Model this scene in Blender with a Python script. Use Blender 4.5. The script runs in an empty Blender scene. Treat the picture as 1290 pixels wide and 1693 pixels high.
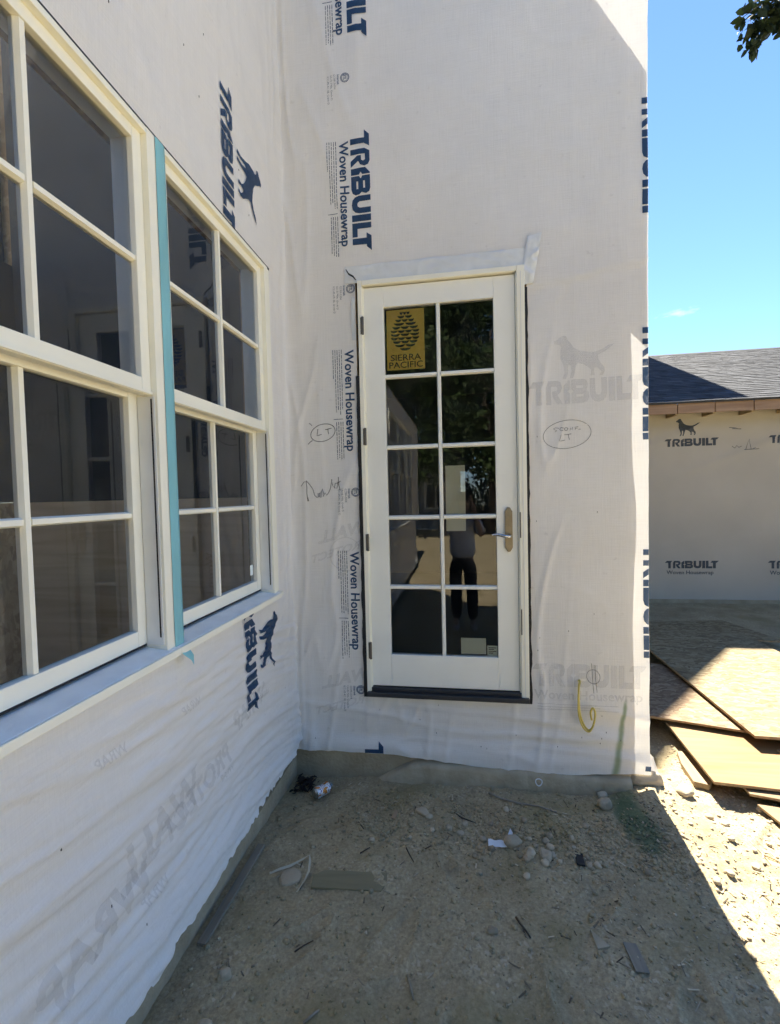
import bpy, bmesh, math, random
import numpy as np
from mathutils import Vector, Matrix, noise
from mathutils.geometry import tessellate_polygon

random.seed(7)
rng = np.random.default_rng(7)
S = bpy.context.scene
COL = S.collection
R = math.radians

# ------------------------------------------------------------------ camera
cam_d = bpy.data.cameras.new('camera')
cam = bpy.data.objects.new('camera', cam_d)
COL.objects.link(cam)
yaw, pitch, roll = -0.1561, -0.0361, -0.0235
cyw, syw, cp, sp = math.cos(yaw), math.sin(yaw), math.cos(pitch), math.sin(pitch)
fw = Vector((syw * cp, cyw * cp, sp)); rt = Vector((cyw, -syw, 0)); up = rt.cross(fw)
r2 = rt * math.cos(roll) + up * math.sin(roll)
u2 = -rt * math.sin(roll) + up * math.cos(roll)
M = Matrix((r2, u2, -fw)).transposed().to_4x4()
M.translation = Vector((1.082, -2.7838, 1.69))
cam.matrix_world = M
cam_d.sensor_fit = 'VERTICAL'; cam_d.sensor_height = 36.0
cam_d.lens = 760 * 36.0 / 1693
cam_d.clip_start = 0.02; cam_d.clip_end = 1000
S.camera = cam

# ------------------------------------------------------------------ sky, sun, exposure
SUN_EL = 50.5
world = bpy.data.worlds.new('World'); S.world = world; world.use_nodes = True
wn = world.node_tree.nodes; wl = world.node_tree.links
wn.clear()
wo = wn.new('ShaderNodeOutputWorld'); wb = wn.new('ShaderNodeBackground')
sky = wn.new('ShaderNodeTexSky'); sky.sky_type = 'NISHITA'; sky.sun_disc = False
sky.sun_elevation = R(SUN_EL); sky.sun_rotation = R(0)      # the sun stands behind the door wall (+y)
sky.altitude = 2000; sky.air_density = 1.0; sky.dust_density = 0.0; sky.ozone_density = 7.0
wb.inputs['Strength'].default_value = 0.058
tc = wn.new('ShaderNodeTexCoord'); mp = wn.new('ShaderNodeMapping')
mp.inputs['Scale'].default_value = (2.2, 2.2, 7.0); mp.inputs['Location'].default_value = (1.3, 0.4, 2.6)
cn = wn.new('ShaderNodeTexNoise'); cn.inputs['Scale'].default_value = 2.4; cn.inputs['Detail'].default_value = 7; cn.inputs['Roughness'].default_value = 0.62
cr = wn.new('ShaderNodeMapRange'); cr.inputs['From Min'].default_value = 0.66; cr.inputs['From Max'].default_value = 0.82
cr.inputs['To Max'].default_value = 0.75
bw = wn.new('ShaderNodeRGBToBW'); cm = wn.new('ShaderNodeMath'); cm.operation = 'MULTIPLY'; cm.inputs[1].default_value = 1.9
mx = wn.new('ShaderNodeMixRGB')
wl.new(tc.outputs['Generated'], mp.inputs['Vector']); wl.new(mp.outputs['Vector'], cn.inputs['Vector'])
wl.new(cn.outputs['Fac'], cr.inputs['Value']); wl.new(cr.outputs['Result'], mx.inputs['Fac'])
wl.new(sky.outputs['Color'], mx.inputs['Color1']); wl.new(sky.outputs['Color'], bw.inputs['Color'])
wl.new(bw.outputs['Val'], cm.inputs[0]); wl.new(cm.outputs['Value'], mx.inputs['Color2'])
wl.new(mx.outputs['Color'], wb.inputs['Color']); wl.new(wb.outputs['Background'], wo.inputs['Surface'])

sl = bpy.data.lights.new('sun', 'SUN'); sl.energy = 3.8; sl.angle = R(0.53); sl.color = (1.0, 0.93, 0.80)
so = bpy.data.objects.new('sun', sl); COL.objects.link(so)
sdir = Vector((0.0, math.cos(R(SUN_EL)), math.sin(R(SUN_EL))))     # towards the sun
so.rotation_euler = sdir.to_track_quat('Z', 'Y').to_euler(); so.location = (0, 20, 30)

S.view_settings.view_transform = 'Standard'; S.view_settings.look = 'None'
S.view_settings.gamma = 1.0; S.view_settings.exposure = 2.52
S.view_settings.use_curve_mapping = False
S.cycles.max_bounces = 6; S.cycles.diffuse_bounces = 4; S.cycles.glossy_bounces = 3; S.cycles.transmission_bounces = 3; S.cycles.transparent_max_bounces = 10
S.cycles.use_adaptive_sampling = True; S.cycles.adaptive_threshold = 0.03; S.cycles.caustics_reflective = False; S.cycles.caustics_refractive = False
S.cycles.use_denoising = True

# ------------------------------------------------------------------ materials
MATS = {}
def nodes_of(name):
    m = bpy.data.materials.new(name); m.use_nodes = True
    nt = m.node_tree; b = nt.nodes['Principled BSDF']
    MATS[name] = m
    return m, nt, nt.nodes, nt.links, b

def mat(name, col, rough=0.6, metal=0.0, var=0.0, vscale=8.0, bump=0.0, bscale=60.0, spec=0.4, col2=None, vmap=None, stretch=(1, 1, 1)):
    m, nt, n, l, b = nodes_of(name)
    b.inputs['Base Color'].default_value = (*col, 1); b.inputs['Roughness'].default_value = rough
    b.inputs['Metallic'].default_value = metal; b.inputs['Specular IOR Level'].default_value = spec
    t = n.new('ShaderNodeTexCoord'); mpn = n.new('ShaderNodeMapping'); mpn.inputs['Scale'].default_value = stretch
    l.new(t.outputs['Object'], mpn.inputs['Vector'])
    if var > 0 or col2:
        ns = n.new('ShaderNodeTexNoise'); ns.inputs['Scale'].default_value = vscale; ns.inputs['Detail'].default_value = 6
        l.new(mpn.outputs['Vector'], ns.inputs['Vector'])
        rp = n.new('ShaderNodeValToRGB')
        rp.color_ramp.elements[0].position = 0.3; rp.color_ramp.elements[1].position = 0.7
        c2 = col2 if col2 else tuple(min(1, c * (1 + var)) for c in col)
        c1 = col if col2 else tuple(c * (1 - var) for c in col)
        rp.color_ramp.elements[0].color = (*c1, 1); rp.color_ramp.elements[1].color = (*c2, 1)
        l.new(ns.outputs['Fac'], rp.inputs['Fac']); l.new(rp.outputs['Color'], b.inputs['Base Color'])
    if bump > 0:
        nb = n.new('ShaderNodeTexNoise'); nb.inputs['Scale'].default_value = bscale; nb.inputs['Detail'].default_value = 5
        l.new(mpn.outputs['Vector'], nb.inputs['Vector'])
        bp = n.new('ShaderNodeBump'); bp.inputs['Strength'].default_value = bump; bp.inputs['Distance'].default_value = 0.01
        l.new(nb.outputs['Fac'], bp.inputs['Height']); l.new(bp.outputs['Normal'], b.inputs['Normal'])
    return m

def wrap_material(name, spray):
    """thin woven plastic sheet: mostly diffuse, lets some light through, faint weave and grime"""
    m, nt, n, l, b = nodes_of(name)
    t = n.new('ShaderNodeTexCoord')
    def nz(scale, st, detail=4):
        q = n.new('ShaderNodeMapping'); q.inputs['Scale'].default_value = st
        x = n.new('ShaderNodeTexNoise'); x.inputs['Scale'].default_value = scale; x.inputs['Detail'].default_value = detail
        l.new(t.outputs['Object'], q.inputs['Vector']); l.new(q.outputs['Vector'], x.inputs['Vector']); return x
    a = nz(1.6, (1, 1, 1), 5); h = nz(8, (1, 1, 30), 3); v = nz(8, (30, 30, 1), 3); d = nz(9, (1, 1, 1), 8)
    def mth(op, x, y):
        q = n.new('ShaderNodeMath'); q.operation = op
        for i, s in enumerate((x, y)):
            if isinstance(s, (int, float)): q.inputs[i].default_value = s
            else: l.new(s, q.inputs[i])
        return q.outputs[0]
    wv = mth('ADD', h.outputs['Fac'], v.outputs['Fac'])
    tone = mth('ADD', mth('MULTIPLY', mth('SUBTRACT', wv, 1.0), 0.12), mth('MULTIPLY', mth('SUBTRACT', a.outputs['Fac'], 0.5), 0.16))
    tone = mth('ADD', tone, mth('MULTIPLY', mth('SUBTRACT', d.outputs['Fac'], 0.5), 0.05))
    tone = mth('ADD', tone, 0.94)
    col = n.new('ShaderNodeMixRGB'); col.blend_type = 'MULTIPLY'; col.inputs['Fac'].default_value = 1
    col.inputs['Color1'].default_value = (0.90, 0.885, 0.85, 1); l.new(tone, col.inputs['Color2'])
    out = col.outputs['Color']
    # small scuffs
    sc = nz(26, (1, 1, 1), 2); sr = n.new('ShaderNodeMapRange'); sr.inputs['From Min'].default_value = 0.70; sr.inputs['From Max'].default_value = 0.78; sr.inputs['To Max'].default_value = 0.12
    l.new(sc.outputs['Fac'], sr.inputs['Value'])
    mm = n.new('ShaderNodeMixRGB'); mm.inputs['Color2'].default_value = (0.25, 0.22, 0.2, 1); l.new(out, mm.inputs['Color1']); l.new(sr.outputs['Result'], mm.inputs['Fac']); out = mm.outputs['Color']
    if spray:   # streak of green marking paint low beside the corner
        sx = n.new('ShaderNodeSeparateXYZ'); l.new(t.outputs['Object'], sx.inputs['Vector'])
        zz = sx.outputs['Z']; wob = nz(9, (1, 1, 1), 3)
        cx = mth('ADD', 1.915, mth('MULTIPLY', zz, 0.165))
        dx = mth('ABSOLUTE', mth('ADD', mth('SUBTRACT', sx.outputs['X'], cx), mth('MULTIPLY', mth('SUBTRACT', wob.outputs['Fac'], .5), .03)), 0)
        wd = mth('SUBTRACT', 0.036, mth('MULTIPLY', zz, 0.045))
        fx = n.new('ShaderNodeMapRange'); fx.interpolation_type = 'SMOOTHSTEP'; fx.inputs['From Min'].default_value = 1.0; fx.inputs['From Max'].default_value = 0.1
        l.new(mth('DIVIDE', dx, wd), fx.inputs['Value'])
        fz = n.new('ShaderNodeMapRange'); fz.interpolation_type = 'SMOOTHSTEP'; fz.inputs['From Min'].default_value = 0.50; fz.inputs['From Max'].default_value = 0.44; l.new(zz, fz.inputs['Value'])
        f = mth('MULTIPLY', mth('MULTIPLY', fx.outputs['Result'], fz.outputs['Result']), 0.72)
        gm = n.new('ShaderNodeMixRGB'); gm.inputs['Color2'].default_value = (0.13, 0.24, 0.07, 1); l.new(out, gm.inputs['Color1']); l.new(f, gm.inputs['Fac']); out = gm.outputs['Color']
    l.new(out, b.inputs['Base Color']); b.inputs['Roughness'].default_value = 0.5; b.inputs['Specular IOR Level'].default_value = 0.35
    bp = n.new('ShaderNodeBump'); bp.inputs['Strength'].default_value = 0.25; bp.inputs['Distance'].default_value = 0.004
    l.new(mth('ADD', wv, mth('MULTIPLY', d.outputs['Fac'], 1.5)), bp.inputs['Height']); l.new(bp.outputs['Normal'], b.inputs['Normal'])
    tr = n.new('ShaderNodeBsdfTranslucent'); l.new(out, tr.inputs['Color'])
    ms = n.new('ShaderNodeMixShader'); ms.inputs['Fac'].default_value = 0.13
    l.new(b.outputs['BSDF'], ms.inputs[1]); l.new(tr.outputs['BSDF'], ms.inputs[2])
    l.new(ms.outputs['Shader'], n['Material Output'].inputs['Surface'])
    return m

def ink(name, col, alpha):
    """print on the sheet: ink that covers it by alpha"""
    m, nt, n, l, b = nodes_of(name)
    b.inputs['Base Color'].default_value = (*col, 1); b.inputs['Roughness'].default_value = 0.5
    tr = n.new('ShaderNodeBsdfTranslucent'); tr.inputs['Color'].default_value = (*[min(1, c * 2.2) for c in col], 1)
    a = n.new('ShaderNodeMixShader'); a.inputs['Fac'].default_value = 0.35
    l.new(b.outputs['BSDF'], a.inputs[1]); l.new(tr.outputs['BSDF'], a.inputs[2])
    tp = n.new('ShaderNodeBsdfTransparent'); ms = n.new('ShaderNodeMixShader')
    t = n.new('ShaderNodeTexCoord'); ns = n.new('ShaderNodeTexNoise'); ns.inputs['Scale'].default_value = 40; ns.inputs['Detail'].default_value = 4
    l.new(t.outputs['Object'], ns.inputs['Vector'])
    mr = n.new('ShaderNodeMapRange'); mr.inputs['From Min'].default_value = 0.25; mr.inputs['From Max'].default_value = 0.55
    mr.inputs['To Min'].default_value = alpha * 0.78; mr.inputs['To Max'].default_value = alpha
    l.new(ns.outputs['Fac'], mr.inputs['Value']); l.new(mr.outputs['Result'], ms.inputs['Fac'])
    l.new(tp.outputs['BSDF'], ms.inputs[1]); l.new(a.outputs['Shader'], ms.inputs[2])
    l.new(ms.outputs['Shader'], n['Material Output'].inputs['Surface'])
    return m

def glass(name, ior, tint):
    m, nt, n, l, b = nodes_of(name)
    n.remove(b)
    fr = n.new('ShaderNodeFresnel'); fr.inputs['IOR'].default_value = ior
    g = n.new('ShaderNodeBsdfGlossy'); g.inputs['Roughness'].default_value = 0.0; g.inputs['Color'].default_value = (0.95, 0.97, 1, 1)
    tp = n.new('ShaderNodeBsdfTransparent'); tp.inputs['Color'].default_value = (*tint, 1)
    t = n.new('ShaderNodeTexCoord'); ns = n.new('ShaderNodeTexNoise'); ns.inputs['Scale'].default_value = 2.5
    bp = n.new('ShaderNodeBump'); bp.inputs['Strength'].default_value = 0.02; bp.inputs['Distance'].default_value = 0.02
    l.new(t.outputs['Object'], ns.inputs['Vector']); l.new(ns.outputs['Fac'], bp.inputs['Height']); l.new(bp.outputs['Normal'], g.inputs['Normal'])
    ms = n.new('ShaderNodeMixShader')
    l.new(fr.outputs['Fac'], ms.inputs['Fac']); l.new(tp.outputs['BSDF'], ms.inputs[1]); l.new(g.outputs['BSDF'], ms.inputs[2])
    # a little dust on the pane
    df = n.new('ShaderNodeBsdfDiffuse'); df.inputs['Color'].default_value = (0.6, 0.6, 0.58, 1)
    dn = n.new('ShaderNodeTexNoise'); dn.inputs['Scale'].default_value = 6; dn.inputs['Detail'].default_value = 8
    l.new(t.outputs['Object'], dn.inputs['Vector'])
    mr = n.new('ShaderNodeMapRange'); mr.inputs['From Min'].default_value = 0.45; mr.inputs['From Max'].default_value = 0.8; mr.inputs['To Max'].default_value = 0.03; mr.inputs['To Min'].default_value = 0.003
    l.new(dn.outputs['Fac'], mr.inputs['Value'])
    m2 = n.new('ShaderNodeMixShader'); l.new(mr.outputs['Result'], m2.inputs['Fac']); l.new(ms.outputs['Shader'], m2.inputs[1]); l.new(df.outputs['BSDF'], m2.inputs[2])
    l.new(m2.outputs['Shader'], n['Material Output'].inputs['Surface'])
    return m

def osb_material(name, cols, scale=1.0):
    """strand board: long flakes lying at many angles"""
    m, nt, n, l, b = nodes_of(name)
    t = n.new('ShaderNodeTexCoord'); outs = []
    for ang, st in ((0.35, (9, 34, 9)), (1.35, (9, 36, 9)), (-0.5, (11, 40, 11))):
        q = n.new('ShaderNodeMapping'); q.inputs['Rotation'].default_value = (0, 0, ang); q.inputs['Scale'].default_value = [s * scale for s in st]
        v = n.new('ShaderNodeTexVoronoi'); v.inputs['Scale'].default_value = 1.0
        wn_ = n.new('ShaderNodeTexNoise'); wn_.inputs['Scale'].default_value = 9 * scale; wn_.inputs['Detail'].default_value = 3; l.new(t.outputs['Object'], wn_.inputs['Vector'])
        va = n.new('ShaderNodeVectorMath'); va.operation = 'MULTIPLY_ADD'; va.inputs[1].default_value = (.16, .16, .16); l.new(wn_.outputs['Color'], va.inputs[0]); l.new(t.outputs['Object'], va.inputs[2])
        l.new(va.outputs[0], q.inputs['Vector']); l.new(q.outputs['Vector'], v.inputs['Vector'])
        outs.append(v.outputs['Color'])
    mk = n.new('ShaderNodeTexNoise'); mk.inputs['Scale'].default_value = 7 * scale; mk.inputs['Detail'].default_value = 4; l.new(t.outputs['Object'], mk.inputs['Vector'])
    mk2 = n.new('ShaderNodeTexNoise'); mk2.inputs['Scale'].default_value = 11 * scale; l.new(t.outputs['Object'], mk2.inputs['Vector'])
    def sharp(o):
        r = n.new('ShaderNodeMapRange'); r.inputs['From Min'].default_value = 0.48; r.inputs['From Max'].default_value = 0.52; l.new(o, r.inputs['Value']); return r.outputs['Result']
    a = n.new('ShaderNodeMixRGB'); l.new(sharp(mk.outputs['Fac']), a.inputs['Fac']); l.new(outs[0], a.inputs['Color1']); l.new(outs[1], a.inputs['Color2'])
    c = n.new('ShaderNodeMixRGB'); l.new(sharp(mk2.outputs['Fac']), c.inputs['Fac']); l.new(a.outputs['Color'], c.inputs['Color1']); l.new(outs[2], c.inputs['Color2'])
    s = n.new('ShaderNodeSeparateColor'); l.new(c.outputs['Color'], s.inputs['Color'])
    rp = n.new('ShaderNodeValToRGB'); e = rp.color_ramp.elements
    e[0].position = 0.0; e[0].color = (*cols[0], 1); e[1].position = 1.0; e[1].color = (*cols[2], 1)
    k = rp.color_ramp.elements.new(0.5); k.color = (*cols[1], 1)
    l.new(s.outputs['Red'], rp.inputs['Fac'])
    big = n.new('ShaderNodeTexNoise'); big.inputs['Scale'].default_value = 1.7; big.inputs['Detail'].default_value = 5; l.new(t.outputs['Object'], big.inputs['Vector'])
    br = n.new('ShaderNodeMapRange'); br.inputs['To Min'].default_value = 0.72; br.inputs['To Max'].default_value = 1.15; l.new(big.outputs['Fac'], br.inputs['Value'])
    mu = n.new('ShaderNodeMixRGB'); mu.blend_type = 'MULTIPLY'; mu.inputs['Fac'].default_value = 1
    l.new(rp.outputs['Color'], mu.inputs['Color1']); l.new(br.outputs['Result'], mu.inputs['Color2'])
    l.new(mu.outputs['Color'], b.inputs['Base Color']); b.inputs['Roughness'].default_value = 0.75
    bp = n.new('ShaderNodeBump'); bp.inputs['Strength'].default_value = 0.35; bp.inputs['Distance'].default_value = 0.003
    l.new(s.outputs['Green'], bp.inputs['Height']); l.new(bp.outputs['Normal'], b.inputs['Normal'])
    return m

def wood(name, c1, c2, axis=0, scale=1.0, rough=0.7):
    """long grain along one axis, knots as distortion"""
    m, nt, n, l, b = nodes_of(name)
    t = n.new('ShaderNodeTexCoord'); q = n.new('ShaderNodeMapping')
    st = [26 * scale] * 3; st[axis] = 1.6 * scale; q.inputs['Scale'].default_value = st
    l.new(t.outputs['Object'], q.inputs['Vector'])
    a = n.new('ShaderNodeTexNoise'); a.inputs['Scale'].default_value = 1.0; a.inputs['Detail'].default_value = 7; a.inputs['Distortion'].default_value = 1.2
    l.new(q.outputs['Vector'], a.inputs['Vector'])
    big = n.new('ShaderNodeTexNoise'); big.inputs['Scale'].default_value = 3.0 * scale; big.inputs['Detail'].default_value = 4; l.new(t.outputs['Object'], big.inputs['Vector'])
    ad = n.new('ShaderNodeMath'); ad.operation = 'ADD'; mlt = n.new('ShaderNodeMath'); mlt.operation = 'MULTIPLY'; mlt.inputs[1].default_value = 0.6
    l.new(big.outputs['Fac'], mlt.inputs[0]); l.new(a.outputs['Fac'], ad.inputs[0]); l.new(mlt.outputs[0], ad.inputs[1])
    rp = n.new('ShaderNodeValToRGB'); rp.color_ramp.elements[0].position = 0.55; rp.color_ramp.elements[1].position = 1.05
    rp.color_ramp.elements[0].color = (*c1, 1); rp.color_ramp.elements[1].color = (*c2, 1)
    l.new(ad.outputs[0], rp.inputs['Fac']); l.new(rp.outputs['Color'], b.inputs['Base Color']); b.inputs['Roughness'].default_value = rough
    bp = n.new('ShaderNodeBump'); bp.inputs['Strength'].default_value = 0.2; bp.inputs['Distance'].default_value = 0.003
    l.new(a.outputs['Fac'], bp.inputs['Height']); l.new(bp.outputs['Normal'], b.inputs['Normal'])
    return m

def ground_material():
    m, nt, n, l, b = nodes_of('dirt')
    t = n.new('ShaderNodeTexCoord')
    def nz(s, d=6, r=0.6):
        x = n.new('ShaderNodeTexNoise'); x.inputs['Scale'].default_value = s; x.inputs['Detail'].default_value = d; x.inputs['Roughness'].default_value = r
        l.new(t.outputs['Object'], x.inputs['Vector']); return x.outputs['Fac']
    def ramp(f, p0, c0, p1, c1):
        r = n.new('ShaderNodeValToRGB'); e = r.color_ramp.elements
        e[0].position = p0; e[0].color = (*c0, 1); e[1].position = p1; e[1].color = (*c1, 1); l.new(f, r.inputs['Fac']); return r.outputs['Color']
    def mixc(f, a, c, mode='MIX'):
        x = n.new('ShaderNodeMixRGB'); x.blend_type = mode
        if isinstance(f, float): x.inputs['Fac'].default_value = f
        else: l.new(f, x.inputs['Fac'])
        l.new(a, x.inputs['Color1'])
        if isinstance(c, tuple): x.inputs['Color2'].default_value = (*c, 1)
        else: l.new(c, x.inputs['Color2'])
        return x.outputs['Color']
    base = ramp(nz(3.4, 8, 0.68), 0.32, (0.38, 0.305, 0.18), 0.68, (0.54, 0.45, 0.28))
    fine = ramp(nz(70, 8, 0.75), 0.25, (0.5, 0.48, 0.46), 0.75, (1.25, 1.25, 1.25))
    c = mixc(1.0, base, fine, 'MULTIPLY')
    # gravel specks
    v = n.new('ShaderNodeTexVoronoi'); v.inputs['Scale'].default_value = 95; l.new(t.outputs['Object'], v.inputs['Vector'])
    hv = n.new('ShaderNodeSeparateColor'); l.new(v.outputs['Color'], hv.inputs['Color'])
    cl = nz(3.3, 4)
    def rng_(f, a, b_, lo=0.0, hi=1.0):
        r = n.new('ShaderNodeMapRange'); r.inputs['From Min'].default_value = a; r.inputs['From Max'].default_value = b_; r.inputs['To Min'].default_value = lo; r.inputs['To Max'].default_value = hi
        l.new(f, r.inputs['Value']); return r.outputs['Result']
    def mul(a, b_):
        q = n.new('ShaderNodeMath'); q.operation = 'MULTIPLY'
        for i, s in enumerate((a, b_)):
            if isinstance(s, float): q.inputs[i].default_value = s
            else: l.new(s, q.inputs[i])
        return q.outputs[0]
    spk = mul(rng_(hv.outputs['Red'], 0.88, 0.93), rng_(cl, 0.42, 0.62))
    c = mixc(mul(spk, 0.7), c, (0.56, 0.48, 0.34))
    spd = mul(rng_(hv.outputs['Green'], 0.86, 0.92), rng_(cl, 0.40, 0.6))
    c = mixc(mul(spd, 0.45), c, (0.20, 0.155, 0.10))
    # damp ochre stains
    c = mixc(mul(rng_(nz(1.9, 5), 0.52, 0.66), 0.55), c, (0.27, 0.225, 0.105))
    c = mixc(mul(rng_(nz(5.5, 6), 0.58, 0.70), 0.45), c, (0.21, 0.165, 0.10))
    # green marking paint sprayed across the dirt by the corner
    sx = n.new('ShaderNodeSeparateXYZ'); l.new(t.outputs['Object'], sx.inputs['Vector'])
    def mth(op, a, b_):
        q = n.new('ShaderNodeMath'); q.operation = op
        for i, s in enumerate((a, b_)):
            if isinstance(s, (int, float)): q.inputs[i].default_value = s
            else: l.new(s, q.inputs[i])
        return q.outputs[0]
    dx = mth('DIVIDE', mth('SUBTRACT', sx.outputs['X'], mth('SUBTRACT', 1.93, mth('MULTIPLY', sx.outputs['Y'], 0.06))), 0.10)
    dy = mth('DIVIDE', mth('ADD', sx.outputs['Y'], 0.27), 0.27)
    rr = mth('ADD', mth('ADD', mth('MULTIPLY', dx, dx), mth('MULTIPLY', dy, dy)), mth('MULTIPLY', mth('SUBTRACT', nz(14, 5), 0.5), 1.6))
    g = n.new('ShaderNodeMapRange'); g.interpolation_type = 'SMOOTHSTEP'; g.inputs['From Min'].default_value = 1.25; g.inputs['From Max'].default_value = 0.2; l.new(rr, g.inputs['Value'])
    c = mixc(mul(g.outputs['Result'], 0.72), c, (0.045, 0.12, 0.065))
    l.new(c, b.inputs['Base Color']); b.inputs['Roughness'].default_value = 0.95; b.inputs['Specular IOR Level'].default_value = 0.15
    bp = n.new('ShaderNodeBump'); bp.inputs['Strength'].default_value = 0.7; bp.inputs['Distance'].default_value = 0.012
    hh = mth('ADD', nz(38, 9, 0.7), mth('MULTIPLY', spk, 0.35))
    l.new(hh, bp.inputs['Height']); l.new(bp.outputs['Normal'], b.inputs['Normal'])
    return m

def attr_mat(name, lo, hi, rough=0.8, bump=0.0, bscale=80, transl=0.0):
    """colour runs lo..hi by the per-piece 'tone' attribute"""
    m, nt, n, l, b = nodes_of(name)
    at = n.new('ShaderNodeAttribute'); at.attribute_name = 'tone'
    rp = n.new('ShaderNodeValToRGB'); rp.color_ramp.elements[0].color = (*lo, 1); rp.color_ramp.elements[1].color = (*hi, 1)
    l.new(at.outputs['Fac'], rp.inputs['Fac']); l.new(rp.outputs['Color'], b.inputs['Base Color']); b.inputs['Roughness'].default_value = rough
    b.inputs['Specular IOR Level'].default_value = 0.25
    if bump:
        t = n.new('ShaderNodeTexCoord'); nb = n.new('ShaderNodeTexNoise'); nb.inputs['Scale'].default_value = bscale; nb.inputs['Detail'].default_value = 6
        l.new(t.outputs['Object'], nb.inputs['Vector']); bp = n.new('ShaderNodeBump'); bp.inputs['Strength'].default_value = bump; bp.inputs['Distance'].default_value = 0.01
        l.new(nb.outputs['Fac'], bp.inputs['Height']); l.new(bp.outputs['Normal'], b.inputs['Normal'])
    if transl:
        tr = n.new('ShaderNodeBsdfTranslucent'); l.new(rp.outputs['Color'], tr.inputs['Color'])
        ms = n.new('ShaderNodeMixShader'); ms.inputs['Fac'].default_value = transl
        l.new(b.outputs['BSDF'], ms.inputs[1]); l.new(tr.outputs['BSDF'], ms.inputs[2]); l.new(ms.outputs['Shader'], n['Material Output'].inputs['Surface'])
    return m

wrap_material('wrap_front', True); wrap_material('wrap_side', False)
ink('ink_navy', (0.022, 0.062, 0.14), 0.97); ink('ink_small', (0.05, 0.08, 0.13), 0.72)
ink('ink_ghost', (0.33, 0.35, 0.40), 0.17); ink('ink_ghost_warm', (0.36, 0.34, 0.34), 0.13)
ink('ink_pen', (0.05, 0.05, 0.055), 0.72)
ink('ink_shed', (0.06, 0.075, 0.095), 0.9)
mat('cream_paint', (0.90, 0.88, 0.75), 0.45, var=0.03, vscale=5, bump=0.05, bscale=120)
mat('door_paint', (0.88, 0.88, 0.81), 0.42, var=0.025, vscale=4, bump=0.05, bscale=90)
mat('liner_grey', (0.74, 0.75, 0.73), 0.5, var=0.04)
mat('sill_metal', (0.88, 0.88, 0.84), 0.55, var=0.09, vscale=7, bump=0.15, bscale=60)
mat('black_rubber', (0.018, 0.018, 0.019), 0.6)
mat('black_flashing', (0.02, 0.02, 0.022), 0.45, bump=0.3, bscale=40)
mat('threshold_metal', (0.06, 0.065, 0.075), 0.4, metal=0.6)
mat('blue_tape', (0.22, 0.50, 0.56), 0.5, var=0.10, vscale=9, bump=0.5, bscale=22, stretch=(1, 1, .35))
mat('flash_tape', (0.70, 0.73, 0.74), 0.6, var=0.06, vscale=10, bump=0.2, bscale=30)
mat('bronze', (0.30, 0.25, 0.17), 0.45, metal=0.6, var=0.12, vscale=30)
mat('hinge_metal', (0.14, 0.13, 0.115), 0.5, metal=0.6)
mat('chrome', (0.55, 0.55, 0.56), 0.25, metal=1.0)
mat('paper', (0.88, 0.92, 0.80), 0.7, var=0.04, vscale=6)
mat('paper_blue', (0.82, 0.93, 0.92), 0.7, var=0.03)
mat('gold_sticker', (0.95, 0.66, 0.12), 0.5, var=0.05)
mat('sticker_black', (0.03, 0.03, 0.025), 0.6)
glass('glass_door', 1.72, (0.95, 0.96, 0.96)); glass('glass_window', 1.56, (0.92, 0.93, 0.91))
mat('concrete', (0.33, 0.27, 0.18), 0.95, var=0.18, vscale=6, bump=0.7, bscale=45, col2=(0.47, 0.40, 0.28), spec=.15)
mat('parge', (0.36, 0.30, 0.20), 0.95, var=0.1, vscale=9, bump=0.6, bscale=38, col2=(0.48, 0.42, 0.30), spec=.15)
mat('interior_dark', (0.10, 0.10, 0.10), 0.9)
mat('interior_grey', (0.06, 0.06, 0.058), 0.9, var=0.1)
mat('stud_wood', (0.50, 0.38, 0.22), 0.8, var=0.1)
osb_material('osb_pale', ((0.16, 0.105, 0.04), (0.265, 0.19, 0.088), (0.37, 0.295, 0.16)))
osb_material('osb_red', ((0.17, 0.10, 0.045), (0.27, 0.175, 0.09), (0.38, 0.275, 0.155)))
osb_material('osb_wall', ((0.34, 0.22, 0.11), (0.47, 0.32, 0.17), (0.58, 0.43, 0.25)))
wood('plywood', (0.23, 0.115, 0.032), (0.34, 0.205, 0.08), axis=0, scale=0.5)
wood('plywood_pale', (0.21, 0.125, 0.055), (0.30, 0.205, 0.105), axis=0, scale=0.5)
wood('interior_ply', (0.56, 0.40, 0.22), (0.74, 0.57, 0.36), axis=0, scale=.5)
wood('lumber', (0.24, 0.16, 0.08), (0.36, 0.27, 0.15), axis=1)
wood('grey_wood', (0.19, 0.16, 0.12), (0.34, 0.30, 0.235), axis=1)
wood('fascia_wood', (0.27, 0.165, 0.10), (0.40, 0.27, 0.175), axis=0, scale=0.6)
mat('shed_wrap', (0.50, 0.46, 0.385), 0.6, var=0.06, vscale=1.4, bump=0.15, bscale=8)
attr_mat('shingle', (0.035, 0.037, 0.042), (0.095, 0.098, 0.106), 0.9, bump=0.5, bscale=120)
mat('roofing', (0.06, 0.065, 0.07), 0.9, var=0.1)
ground_material()
attr_mat('pebble', (0.29, 0.235, 0.155), (0.56, 0.47, 0.33), 0.85, bump=0.4, bscale=90)
attr_mat('splinter', (0.10, 0.075, 0.05), (0.62, 0.53, 0.37), 0.9)
attr_mat('leaf', (0.018, 0.035, 0.010), (0.085, 0.13, 0.035), 0.55, transl=0.3)
attr_mat('leaf_silhouette', (0.012, 0.022, 0.010), (0.045, 0.07, 0.025), 0.6, transl=0.08)  # leaf copy darkened so the twig's backlit silhouette is in its colour
mat('bark', (0.09, 0.07, 0.05), 0.95, var=0.3, vscale=10, bump=0.8, bscale=30)
mat('yellow_cable', (0.62, 0.50, 0.12), 0.45)
mat('copper', (0.6, 0.3, 0.15), 0.4, metal=0.9)

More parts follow.
